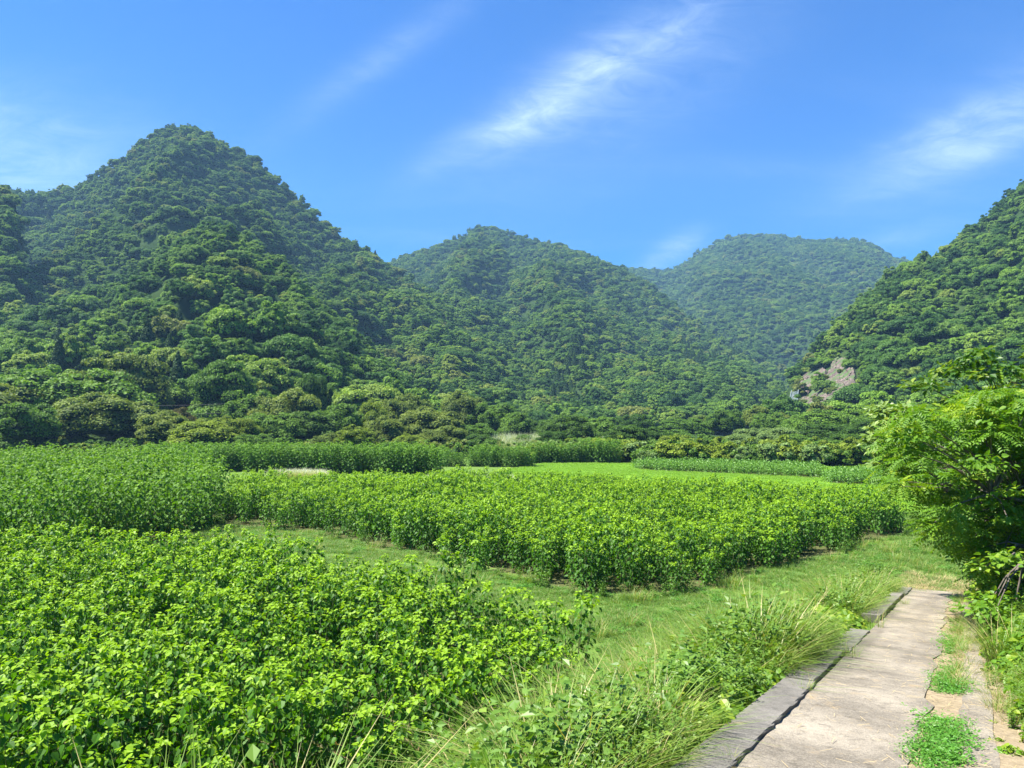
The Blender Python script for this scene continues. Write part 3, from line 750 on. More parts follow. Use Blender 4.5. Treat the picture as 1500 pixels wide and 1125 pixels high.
def vine(seed, n=46, size=.17, rad=.42, h=.42):
    """heap of trifoliate vine leaves"""
    g = np.random.default_rng(seed); P, A, N, S, Vr = [], [], [], [], []
    for i in range(n):
        a = g.uniform(0, 6.28); r = rad * math.sqrt(g.random()); c = np.array([math.cos(a) * r, math.sin(a) * r, h * (1 - .7 * (r / rad) ** 2) * g.uniform(.5, 1.1)])
        nrm = norm(np.array([math.cos(a) * r, math.sin(a) * r, .6]) + g.normal(size=3) * .3); th = g.uniform(0, 6.28); v = g.random() ** 2; s = size * g.uniform(.6, 1.15)
        t1 = norm(np.cross(nrm, [math.cos(th), math.sin(th), .1])); t2 = np.cross(nrm, t1)
        for q in (-1.9, 0, 1.9):
            d = t1 * math.cos(q) + t2 * math.sin(q)
            P.append(c + d * s * .15); A.append(d - nrm * .25); N.append(nrm + g.normal(size=3) * .12); S.append(s * (1 if q == 0 else .85)); Vr.append(v)
    P, A, N, S, Vr = map(np.array, (P, A, N, S, Vr))
    V, Fc = leaf_cloud(P, A, N, S, T_HEART)
    return mesh_np('vine', V, Fc, M['kudzu'], np.repeat(Vr, 6))
VINE = [vine(500 + i) for i in range(3)]

def rand_pts(x0, x1, y0, y1, n):
    return rng.uniform(x0, x1, n), rng.uniform(y0, y1, n)
def weeds():
    # short grass of the lane between the blocks
    X, Y = rand_pts(-16, 24, 13, 48, 90000)
    s, t = st(X, Y)
    k = ~inpoly(X, Y, NEAR) & ~inpoly(X, Y, MID) & ~((t > -.6) & (t < 2.3) & (s < SEND + 1)) & (t < 5) & (np.abs(X) < .72 * Y)
    k &= (rng.random(len(X)) < np.clip(26 / Y, 0, 1)) & (fbm(X * .55, Y * .55, 3) < rng.uniform(.52, .85, len(X)))
    X, Y = X[k], Y[k]; print('lane grass', len(X))
    sc = .7 + 1.1 * fbm(X * .4, Y * .4, 2) + Y / 60
    scatter('meadow_grass', LOWG, np.stack([X, Y, ground_z(X, Y)], -1), rng.uniform(0, 6.28, len(X)), sc, 'short green meadow grass between the two mulberry blocks', 'grass')
    # leafy fringe at the feet of the blocks
    X, Y = rand_pts(-16, 24, 13, 46, 14000)
    def near_edge(pl, d):
        a = inpoly(X, Y, pl); b = np.zeros(len(X), bool)
        for dx_, dy_ in ((d, 0), (-d, 0), (0, d), (0, -d)): b |= inpoly(X + dx_, Y + dy_, pl)
        return b & ~a
    k = (near_edge(MID, .55) | near_edge(NEAR, .4)) & (fbm(X * .6, Y * .6, 2) > .42)
    Xf, Yf = X[k], Y[k]
    scatter('leafy_fringe', CLOV + HERB, np.stack([Xf, Yf, ground_z(Xf, Yf)], -1), rng.uniform(0, 6.28, len(Xf)), rng.uniform(.45, 1.1, len(Xf)), 'low leafy weeds fringing the feet of the mulberry blocks', 'weeds')
    # bright lawn beyond
    X, Y = rand_pts(-6, 48, 44, 100, 30000)
    k = inpoly(X, Y, LAWN) & ~inpoly(X, Y, MID) & ~inpoly(X, Y, SOY1) & ~inpoly(X, Y, SOY2)
    X, Y = X[k], Y[k]
    scatter('lawn_grass', LAWNG, np.stack([X, Y, 0 * X], -1), rng.uniform(0, 6.28, len(X)), rng.uniform(.7, 1.3, len(X)), 'bright yellow-green mown grass strip beyond the middle block', 'grass')
    # pale flowering grass patches on the far side
    for (px0, px1, y0, y1, lab) in ((404, 472, 68, 72, 'small pale whitish grass patch in front of the far hedge, left one'), (636, 742, 60, 66, 'long pale whitish grass patch near the end of the far hedge')):
        Y = rng.uniform(y0, y1, 330); X = (rng.uniform(px0, px1, 330) - 750) / F * Y
        scatter('pale_grass', PALEG, np.stack([X, Y, 0 * X], -1), rng.uniform(0, 6.28, len(X)), rng.uniform(1.2, 1.9, len(X)) * 1.0, lab, 'grass')
    # the bank on the left of the lane
    n = 52000
    s = rng.uniform(-7, 22, n); t = -.42 - rng.random(n) ** 1.4 * 7.2
    X, Y = xy(s, t); Z = ground_z(X, Y)
    foot = -.36 - (ramp_z(s)) / .72 - np.where(s < 7, 2.2, .9)
    k = (t > foot) & (Y > 2.2) & ~inpoly(X + .15, Y, NEAR) & (np.hypot(X, Y) > 2.6)
    k &= ~((s > 12) & (t < foot + .3))
    X, Y, Z, s, t = X[k], Y[k], Z[k], s[k], t[k]
    nz = fbm(X * .55 + 3, Y * .55, 3); nz2 = fbm(X * .8 + 40, Y * .8, 2); r = rng.random(len(X))
    edge = np.clip((-t - .34) / .55, .28, 1)                      # lower growth right at the kerb
    kind = np.full(len(X), -1)
    kind[(nz > .50) & (r < .26)] = 0                              # vine
    kind[(nz <= .50) & (nz > .36) & (r < .32)] = 1                # herbs
    kind[(nz <= .52) & (r > .62) & (r < .78)] = 2                 # tall grass
    kind[(r > .85) & (r < .92)] = 3                               # fine grass
    kind[(nz2 > .62) & (r > .92)] = 4                             # goldenrod
    kind[(nz2 < .50) & (r > .94)] = 5                             # straw
    print('bank', [(kind == q).sum() for q in range(6)])
    for q, (nm, pr, a, b, lab, cat) in enumerate([
        ('vine_cover', VINE, .7, 1.25, 'yellow-green trifoliate vine leaves heaped over the bank left of the lane', 'vines'),
        ('leafy_weeds', HERB, .8, 1.5, 'soft green leafy weeds covering the bank left of the lane', 'weeds'),
        ('bank_grass', TALLG, .65, 1.2, 'long arching green grass on the bank left of the lane', 'grass'),
        ('fine_grass', FINEG, .6, 1.1, 'fine pale bent grass among the weeds of the bank', 'grass'),
        ('tall_weeds', GOLD, .6, 1.1, 'upright leafy tall weeds on the bank beside the kerb', 'weeds'),
        ('dry_grass', STRAWG, .8, 1.7, 'dry straw coloured grass among the weeds of the bank', 'dry grass')]):
        k = kind == q; m_ = k.sum(); edge_ = edge[k] * np.where((s[k] < 7) & (t[k] < -.9), 1.3, 1.08)
        far = np.where(s[k] > 4.5, 1.2, 1.0) * np.clip(1.5 - Y[k] / 40, .8, 1)
        scatter(nm, pr, np.stack([X[k], Y[k], Z[k]], -1), rng.uniform(0, 6.28, m_), rng.uniform(a, b, m_) * edge_ ** .6 * far, lab, cat, tilt=rng.normal(0, .12, (m_, 2)))
    # right verge: taller grass sloping up to the tree
    n = 15000
    s = rng.uniform(-4, 26, n); t = 1.55 + rng.random(n) ** .9 * 5.0; X, Y = xy(s, t); Z = ground_z(X, Y)
    bare = (s < 3.0) & (s > -2.5) & (t < 3.7) & (t > 1.68)
    k = (~bare | (rng.random(n) < .05)) & (X < .72 * Y + 2) & (Y > 2) & ((t > 1.72) | (rng.random(n) < .35))
    X, Y, Z, s, t = X[k], Y[k], Z[k], s[k], t[k]; r = rng.random(len(X)); hgt = np.clip((t - 1.4) / .9, .3, 1)
    for nm, pr, lo, hi, sc_, lab, cat in (('verge_grass', TALLG, 0, .26, .62, 'long green grass on the verge right of the lane', 'grass'), ('verge_weeds', HERB + GOLD[:1] + VINE[:1], .30, .80, .8, 'soft leafy weeds on the verge right of the lane', 'weeds'),
                                     ('verge_straw', STRAWG, .95, 1, 1.0, 'dry straw along the right edge of the lane', 'dry grass')):
        k = (r >= lo) & (r < hi); m_ = k.sum()
        scatter(nm, pr, np.stack([X[k], Y[k], Z[k]], -1), rng.uniform(0, 6.28, m_), rng.uniform(.6, 1.15, m_) * sc_ * hgt[k], lab, cat, tilt=rng.normal(0, .12, (m_, 2)))
    n = 420; s = rng.uniform(6, 18, n); t = rng.uniform(1.75, 3.0, n); X, Y = xy(s, t)
    scatter('verge_vines', VINE + GOLD, np.stack([X, Y, ground_z(X, Y)], -1), rng.uniform(0, 6.28, n), rng.uniform(.5, 1.0, n) * np.clip(t - 1.2, .4, 1), 'leafy vines and weeds at the foot of the trees right of the lane', 'vines')
    # creeping green strip between the two concrete tracks
    n = 1500; s = rng.uniform(-6, 20, n); t = 1.20 + rng.normal(0, .10, n)
    dens = np.where(s < 5.2, .95, np.where(s < 9, .16, .10)); dens = dens * np.clip((fbm(s * 1.3, s * 0, 2) - .28) * 4, 0, 1) * np.where(np.abs(t - 1.2) > .12, .5, 1)
    k = rng.random(n) < dens; s, t = s[k], t[k] - .10 * (s[k] < 1.8) * rng.random(k.sum()); X, Y = xy(s, t)
    scatter('creeping_plants', CLOV, np.stack([X, Y, ramp_z(s) + .0], -1), rng.uniform(0, 6.28, len(X)), rng.uniform(.3, .95, len(X)) * (1 - np.minimum(np.abs(t - 1.2) * 2, .6)), 'bright green creeping plants growing between the two concrete tracks', 'weeds')
    n = 900; s = rng.uniform(-4, SEND + 1, n); t = np.where(rng.random(n) < .5, 1.30 + rng.normal(0, .06, n), 1.62 + rng.normal(0, .05, n)); X, Y = xy(s, t); k = fbm(s * .8, t, 2) > .45; X, Y, s = X[k], Y[k], s[k]
    scatter('edge_straw', STRAWG + FINEG[:1], np.stack([X, Y, ramp_z(s)], -1), rng.uniform(0, 6.28, len(X)), rng.uniform(.2, .6, len(X)), 'dry and green grass fringing the edges of the concrete tracks', 'dry grass', tilt=rng.normal(0, .4, (len(X), 2)))
    n = 2600; s = rng.uniform(SEND - 2.2, SEND + 3.5, n); t = rng.uniform(-.5, 2.6, n); k = rng.random(n) < np.clip((s - SEND + 1.9) / 2.4 + .5 * np.abs(t - .75) - .25, 0, 1); s, t = s[k], t[k]; X, Y = xy(s, t)
    scatter('lane_end_grass', LOWG + LOWG + STRAWG[:1], np.stack([X, Y, ground_z(X, Y) + .02], -1), rng.uniform(0, 6.28, len(X)), rng.uniform(.5, 1.2, len(X)), 'grass and straw creeping over the far end of the concrete lane', 'grass')
    X, Y = rand_pts(-14, 24, 14, 46, 5200); s, t = st(X, Y)
    k = ~inpoly(X, Y, NEAR) & ~inpoly(X, Y, MID) & ~((t > -.6) & (t < 2.0) & (s < SEND + 1)) & (fbm(X * .5 + 60, Y * .5, 2) > .52); X, Y = X[k], Y[k]
    scatter('lane_weeds', CLOV + FINEG[:1], np.stack([X, Y, ground_z(X, Y)], -1), rng.uniform(0, 6.28, len(X)), rng.uniform(.5, 1.3, len(X)), 'low clumps of weeds dotted over the grass between the blocks', 'weeds')
    X, Y = rand_pts(-12, 24, 16, 40, 3800); s, t = st(X, Y)
    k = ~inpoly(X, Y, NEAR) & ~inpoly(X, Y, MID) & ~((t > -.6) & (t < 2.0) & (s < SEND + 1)) & (fbm(X * .35 + 20, Y * .45, 3) > .57); X, Y = X[k], Y[k]
    scatter('dry_patches', STRAWG, np.stack([X, Y, ground_z(X, Y)], -1), rng.uniform(0, 6.28, len(X)), rng.uniform(.3, .65, len(X)), 'straw coloured dry patches in the grass between the blocks', 'dry grass')
    # loose straw lying on the lane
    n = 2600; s = rng.uniform(-3, 21, n); t = np.where(rng.random(n) < .7, 1.0 + rng.normal(0, .2, n) + .5 * (rng.random(n)), rng.uniform(.0, 1.7, n)); X, Y = xy(s, np.clip(t, .05, 2.2))
    z = ramp_z(s) + .045; a = rng.uniform(0, 6.28, n); P = np.stack([X, Y, z], -1); A = np.stack([np.cos(a), np.sin(a), -.15 * 0 + 0 * a], -1)
    V, Fc = leaf_cloud(P, A, np.tile([0, 0, 1.], (n, 1)) + rng.normal(0, .2, (n, 3)), rng.uniform(.04, .13, n), (np.array([[-.5, -.02, 0], [.5, -.015, .02], [.5, .015, .02], [-.5, .02, 0]]), np.array([[0, 1, 2, 3]])))
    o = obj('loose_straw', mesh_np('loose_straw', V, Fc, M['straw'], np.zeros(n * 4))); tag(o, 'loose dry straw scattered over the concrete lane', 'straw', kind='stuff')
weeds()

# dry seeding stalks and single tufts that stand out
def stalk_mesh(seed, h, bend, n=26):
    g = np.random.default_rng(seed); f = np.linspace(0, 1, 12); d = bend
    c = np.stack([d * f ** 2.2 * h, 0 * f, h * (f - .25 * abs(d) * f ** 3)], -1)
    sv, sf = tubes([(c, np.linspace(.0045, .0015, 12))], 4)
    P, A, N, S = [], [], [], []
    for i in range(n):
        q = g.uniform(.72, 1); p = np.array([np.interp(q, f, c[:, j]) for j in range(3)]); a = g.uniform(0, 6.28)
        P.append(p); A.append(np.array([math.cos(a) * .5 + d, math.sin(a) * .5, .5])); N.append(g.normal(size=3)); S.append(g.uniform(.05, .11))
    V, Fc = leaf_cloud(np.array(P), np.array(A), np.array(N), np.array(S), (np.array([[0, 0, 0], [.5, .07, 0], [1, 0, 0], [.5, -.07, 0]]), np.array([[0, 1, 2, 3]])))
    return mesh_np('stalk', sv, sf, M['straw'], np.zeros(len(sv))), mesh_np('seed_head', V, Fc, M['seed'], np.zeros(len(V)))
def hit(px, py, fn, y0=2.5, y1=60, n=1200):
    Y = np.geomspace(y0, y1, n); X = (px - 750) / F * Y; z = CZ + (HOR - py) / F * Y; k = np.nonzero(z <= fn(X, Y))[0]
    return Y[k[0]] if len(k) else y1
for i, (px, py, h, b, rz, lab) in enumerate([
        (560, 1120, 1.15, -.75, 0, 'dry seeding grass stalk arching far to the left, lowest of the bank stalks'), (600, 1125, 1.35, -.7, .3, 'long dry grass stalk leaning left over the mulberry edge'),
        (640, 1115, 1.1, -.35, .2, 'thin dry stalk with feathery head leaning slightly left'), (690, 1110, 1.2, -.3, -.4, 'pale dry stalk in the middle of the foreground weeds'),
        (760, 1100, 1.15, -.02, 0, 'upright dry stalk with a thick brown seed head'), (740, 1120, 1.0, -.45, .5, 'short dry stalk leaning left beside the upright one'),
        (520, 1125, .9, -.6, .8, 'short arching dry stalk at the left end of the bank'), (900, 1040, .9, .3, .2, 'pale stalk leaning right in front of the tall grass tuft'),
        (1070, 930, .7, -.3, .4, 'dry stalk standing behind the tall grass by the lane'), (1010, 960, .85, .1, 1.2, 'thin dry stalk rising from the tall bank grass')]):
    Yh = hit(px, py + 60, ground_z); s_, hd = stalk_mesh(600 + i, h, b)
    x = (px - 750) / F * Yh
    plant('dry_grass_stalk', [('stalk', s_), ('seed_head', hd)], (x, Yh, float(ground_z(x, Yh))), rz, 1, lab, 'dry stalk', 'dry seeding grass stalks on the bank')
BIGT = [blades(650 + i, 150, 1.25, .28, .008, .7, 'tallgrass', .2, 4) for i in range(3)]
for i, (px, py, s_, lab) in enumerate([
        (940, 985, .8, 'big tuft of long arching grass at the corner of the near mulberry field'), (985, 985, .75, 'tall grass tuft with brown dead blades right of the corner tuft'), (1035, 975, .7, 'tall grass tuft with thin upright blades above the kerb'),
        (1135, 905, .8, 'grey-green reed-like grass tuft beside the middle of the lane'), (1185, 880, .75, 'yellowish arching grass tuft near the far end of the lane'), (1225, 872, .6, 'small grass tuft just before the far kerb end'),
        (1460, 975, .75, 'long-bladed grass tuft under the right-hand tree'), (1440, 915, .8, 'grass tuft in the tree shade at the right lane edge')]):
    Yh = hit(px, py, ground_z, y0=4); x = (px - 750) / F * Yh
    plant('grass_tuft', [('blades', BIGT[i % 3])], (x, Yh, float(ground_z(x, Yh))), i * 1.3, s_, lab, 'grass tuft', 'tall grass tufts beside the lane')
for i, (px, py, s_, lab) in enumerate([
        (1170, 1012, .42, 'small bluish grass tuft growing in the first kerb joint'), (1238, 962, .55, 'spreading grass tuft in the joint before the narrow kerb slab'), (1272, 918, .8, 'clump of short grass filling the gap in the kerb'),
        (1318, 885, .5, 'small green tuft on the far kerb slab'), (1063, 1119, .3, 'tiny dry tuft at the foot of the nearest kerb slab')]):
    Yh = hit(px, py, ground_z, y0=3); x = (px - 750) / F * Yh
    plant('kerb_tuft', [('blades', FINEG[i % 3])], (x, Yh, float(ground_z(x, Yh)) + .05), i * 1.3, s_, lab, 'grass tuft', 'grass tufts growing in the kerb')

# ------------------------------------------------------------------ trees
def blob(g, r, c, sq=.8, seg=7):
    """lumpy closed dark core, added inside the foliage so that it keeps light from passing straight through"""
    th = np.linspace(0, math.pi, seg); ph = np.linspace(0, 2 * math.pi, 9)[:-1]
    V = []
    for a in th:
        for b in ph: V.append([math.sin(a) * math.cos(b), math.sin(a) * math.sin(b), math.cos(a) * sq])
    V = np.array(V) * r * g.uniform(.85, 1.15, (len(V), 1)) + c
    F_ = []
    for i in range(seg - 1):
        for j in range(8): F_.append((i * 8 + j, (i + 1) * 8 + j, (i + 1) * 8 + (j + 1) % 8, i * 8 + (j + 1) % 8))
    return V, np.array(F_)
def crown_mesh(seed, mat, rad=4.6, h=6.0, z0=2.2, nclump=34, per=120, leaf=.42, flat=.75, layered=False):
    g = np.random.default_rng(seed); Ps, Ns, Vr = [], [], []; cl = []
    for i in range(nclump):
        f = (i + .5) / nclump
        zz = 1 - f * 1.35; a = i * 2.4 + g.uniform(-.4, .4)
        rr = math.sqrt(max(0, 1 - zz * zz)) if abs(zz) < 1 else 0
        q = g.uniform(.55, 1.0) * (1 + .16 * math.sin(a * 2 + seed))
        c = np.array([math.cos(a) * rr * rad * q, math.sin(a) * rr * rad * q, z0 + h * .36 + zz * h * .60 * q])
        cr = rad * g.choice([g.uniform(.15, .24), g.uniform(.22, .36)])
        cl.append((c, cr))
        n = int(per * (cr / rad / .29) ** 2)
        d = rdir(n, g); d[:, 2] = np.where(d[:, 2] < -.35, -d[:, 2], d[:, 2])
        k = d * cr * (g.uniform(.78, 1.08, (n, 1))) * [1, 1, flat * (.6 if layered else 1)]
        Ps.append(c + k); Ns.append(d + g.normal(size=(n, 3)) * .55 + [0, 0, .25]); Vr.append(np.full(n, g.random()))
    P = np.concatenate(Ps); N = norm(np.concatenate(Ns)); Vr = np.concatenate(Vr)
    A = np.cross(N, rdir(len(P), g))
    V, Fc = leaf_cloud(P, A, N, leaf * g.uniform(.6, 1.3, len(P)), T_TUFT)
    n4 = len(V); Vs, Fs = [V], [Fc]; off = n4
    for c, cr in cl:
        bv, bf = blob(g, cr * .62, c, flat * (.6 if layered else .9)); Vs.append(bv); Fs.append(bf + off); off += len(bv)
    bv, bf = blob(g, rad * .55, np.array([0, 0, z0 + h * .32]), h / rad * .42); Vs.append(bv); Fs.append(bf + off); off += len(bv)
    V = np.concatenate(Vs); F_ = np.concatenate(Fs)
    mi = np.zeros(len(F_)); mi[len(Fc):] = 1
    return mesh_np('crown', V, F_, [M[mat], M['core']], np.concatenate([np.repeat(Vr, 4), np.zeros(len(V) - n4)]), midx=mi)
def conifer_mesh(seed):
    g = np.random.default_rng(seed); n = 3200; f = g.random(n) ** .7; z = 1.2 + 11 * (1 - f); a = g.uniform(0, 6.28, n)
    tier = .75 + .25 * np.abs(np.sin(z * 2.1 + a * 2)); r = (.15 + 2.5 * f ** .85) * tier * g.uniform(.75, 1.05, n)
    P = np.stack([np.cos(a) * r, np.sin(a) * r, z], -1); N = np.stack([np.cos(a), np.sin(a), .6 + 0 * a], -1) + g.normal(size=(n, 3)) * .5
    V, Fc = leaf_cloud(P, np.stack([np.cos(a), np.sin(a), -.6 + 0 * a], -1) + g.normal(size=(n, 3)) * .3, N, g.uniform(.3, .6, n), T_TUFT)
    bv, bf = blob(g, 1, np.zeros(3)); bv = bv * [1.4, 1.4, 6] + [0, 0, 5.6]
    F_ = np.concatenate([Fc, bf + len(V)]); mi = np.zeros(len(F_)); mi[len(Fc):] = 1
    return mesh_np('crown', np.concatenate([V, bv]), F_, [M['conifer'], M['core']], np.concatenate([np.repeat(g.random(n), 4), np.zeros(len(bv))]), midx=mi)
def trunk_mesh(seed, h=3.8, r=.22, spread=2.2):
    g = np.random.default_rng(seed); paths = [(np.array([[0, 0, -.6], [.05, .02, h * .4], [g.normal() * .15, g.normal() * .15, h]]), [r * 1.3, r, r * .6])]
    for i in range(6):
        a = i * 1.05 + g.uniform(-.3, .3); z = h * g.uniform(.45, .95)
        paths.append((np.array([[0, 0, z], [math.cos(a) * spread * .45, math.sin(a) * spread * .45, z + spread * .45], [math.cos(a) * spread, math.sin(a) * spread, z + spread * .8]]), [r * .5, r * .35, r * .12]))
    V, Fc = tubes(paths, 6)
    return mesh_np('trunk', V, Fc, M['bark'], None, True)
TR = [trunk_mesh(700 + i) for i in range(3)]
def kinds(mat, base, **kw): return [crown_mesh(base + i, mat, **kw) for i in range(2)]
CR = {'forest': [crown_mesh(800 + i, 'forest', rad=4.6 * a, h=6.2 * b, nclump=c, per=190, leaf=.36) for i, (a, b, c) in enumerate([(1, 1, 46), (1.1, .8, 60), (.8, 1.25, 40), (1, .95, 30), (1.2, .7, 70), (.7, 1.3, 34), (1.0, 1.05, 54), (.9, .9, 24)])]}
near_kw = dict(nclump=84, per=230, leaf=.23)
for k_, nm in enumerate(('foot_dark', 'foot_mid', 'foot_olive', 'foot_lime', 'foot_pale', 'foot_brown')):
    CR[nm] = [crown_mesh(840 + 10 * k_, nm, **near_kw), crown_mesh(845 + 10 * k_, nm, h=5.0, layered=True, **near_kw)]
CR['conifer'] = [conifer_mesh(900 + i) for i in range(2)]

_us = np.linspace(-1.0, 1.0, 500); _ys = np.geomspace(110, 1800, 600)
_UU, _YY = np.meshgrid(_us, _ys)
_EL = (hill_z(_UU * _YY, _YY) - CZ) / _YY
_RM = np.maximum.accumulate(_EL, axis=0)
def visible(X, Y, Z, top=9.0):
    u = np.clip(((X / Y + 1) / 2 * 499), 0, 499).astype(int); v = np.clip(np.searchsorted(_ys, Y - 14), 0, 599)
    return (Z + top - CZ) / Y > _RM[v, u] - .02

ROCK_PX = [(1138, 612), (1140, 578), (1158, 556), (1180, 544), (1205, 532), (1225, 520), (1250, 522), (1262, 555), (1250, 590), (1225, 604), (1190, 608)]
n_ind = 0
FOOT = [  # px of the crown centre, py of the crown top, crown width px, distance, look, kind
 (-10, 575, 150, 128, 'foot_olive', 0), (35, 600, 90, 112, 'foot_mid', 0), (105, 555, 170, 136, 'foot_mid', 0), (160, 590, 120, 126, 'foot_olive', 0), (60, 570, 110, 142, 'foot_dark', 0),
 (178, 531, 105, 152, 'foot_olive', 1), (245, 612, 80, 118, 'foot_olive', 0), (300, 622, 100, 112, 'foot_lime', 0), (340, 618, 60, 114, 'foot_lime', 0), (262, 606, 50, 130, 'foot_brown', 1), (328, 537, 90, 156, 'foot_mid', 1),
 (365, 583, 80, 138, 'foot_mid', 0), (420, 585, 85, 134, 'foot_olive', 0), (400, 612, 70, 124, 'foot_mid', 0), (460, 562, 45, 150, 'foot_dark', 0), (450, 610, 80, 128, 'foot_dark', 0), (498, 600, 70, 136, 'foot_mid', 0),
 (520, 630, 50, 112, 'foot_lime', 1), (545, 596, 50, 142, 'foot_lime', 0), (560, 618, 60, 126, 'foot_olive', 0), (590, 590, 70, 150, 'foot_olive', 0), (630, 606, 80, 138, 'foot_olive', 0), (600, 640, 50, 118, 'foot_lime', 0), (650, 630, 60, 126, 'foot_olive', 0),
 (690, 625, 60, 138, 'foot_mid', 0), (680, 586, 55, 168, 'foot_olive', 0), (720, 598, 55, 165, 'foot_mid', 0), (755, 610, 50, 160, 'foot_mid', 0), (705, 640, 50, 120, 'foot_dark', 0), (795, 620, 45, 160, 'foot_dark', 0),
 (830, 614, 70, 138, 'foot_dark', 0), (870, 616, 75, 158, 'foot_mid', 0), (812, 636, 50, 118, 'foot_dark', 0), (915, 628, 62, 122, 'foot_dark', 0), (948, 630, 50, 124, 'foot_dark', 1), (975, 632, 60, 160, 'foot_mid', 0), (990, 641, 52, 112, 'foot_lime', 0),
 (1018, 646, 40, 110, 'foot_mid', 0), (930, 612, 50, 178, 'foot_dark', 0), (1005, 617, 60, 185, 'foot_mid', 0), (1035, 612, 50, 190, 'foot_olive', 1), (1062, 605, 45, 185, 'foot_mid', 0), (1055, 645, 45, 112, 'foot_lime', 0), (1085, 640, 55, 110, 'foot_pale', 0),
 (1110, 632, 60, 122, 'foot_pale', 0), (1140, 632, 65, 118, 'foot_pale', 0), (1128, 610, 40, 172, 'foot_mid', 0), (1165, 640, 60, 112, 'foot_mid', 0), (1200, 626, 85, 128, 'foot_dark', 0), (1180, 612, 70, 150, 'foot_mid', 0), (1228, 606, 80, 145, 'foot_mid', 0),
 (1240, 640, 70, 112, 'foot_dark', 0), (1275, 620, 80, 122, 'foot_dark', 0), (1215, 652, 50, 104, 'foot_mid', 0), (1270, 650, 60, 104, 'foot_mid', 0), (1310, 600, 90, 135, 'foot_mid', 0), (1138, 611, 36, 185, 'foot_olive', 0), (1110, 600, 45, 190, 'foot_olive', 1),
 (1350, 640, 90, 118, 'foot_dark', 0), (1400, 600, 120, 125, 'foot_mid', 0), (1460, 600, 120, 130, 'foot_mid', 0),
 (-60, 600, 110, 118, 'foot_mid', 0), (770, 640, 40, 125, 'foot_mid', 0), (850, 645, 45, 108, 'foot_mid', 0), (480, 640, 40, 112, 'foot_olive', 0), (375, 640, 45, 106, 'foot_mid', 0), (890, 648, 40, 112, 'foot_mid', 0)]
LOOK = {'foot_dark': 'dark green dense', 'foot_mid': 'mid green rounded', 'foot_olive': 'olive green broad', 'foot_lime': 'light yellow-green', 'foot_pale': 'pale silvery green', 'foot_brown': 'brownish'}
def where(px):
    for a, s in ((60, 'at the left edge of the valley'), (240, 'behind the tall mulberry block'), (380, 'near the faint power cables'), (520, 'behind the long hedge'), (680, 'behind the low hedge end'),
                 (800, 'beside the bamboo patch in mid valley'), (890, 'left of the red roof'), (990, 'right of the red roof'), (1100, 'in mid valley behind the larger bean block'), (1180, 'below the netted cliff'), (1290, 'behind the smaller bean block')):
        if px < a: return s
    return 'behind the large tree on the right'
cnt = {}
info = []
for f in FOOT: info.append((LOOK[f[4]], where(f[0])))
for i, (px, py, wd, Yd, look, k_) in enumerate(FOOT):
    same = sorted([(FOOT[j][0], j) for j in range(len(FOOT)) if info[j] == info[i]]); r_ = [j for _, j in same].index(i); n_ = len(same)
    rank = '' if n_ == 1 else [', leftmost one', ', second from its left', ', third from its left', ', fourth from its left', ', fifth from its left'][r_] if r_ < n_ - 1 else ', rightmost one'
    x = (px - 750) / F * Yd; z = max(0, float(hill_z(x, Yd)) - .3); top = CZ + (HOR - py) / F * Yd; w_ = wd / F * Yd / 2 / 4.6 * 1.08
    hgt = max(2.5, top - z); base_h = 2.2 + 6.0 * .96
    lab = f'{info[i][0]} tree {info[i][1]}{rank}'
    sz = hgt / (7.3 if k_ == 0 else 6.4)
    plant('broadleaf_tree', [('crown', CR[look][k_]), ('trunk', TR[i % 3])], (x, Yd, z), i * 1.7, (w_, w_, sz), lab, 'tree', 'trees along the foot of the hills')
    n_ind += 1

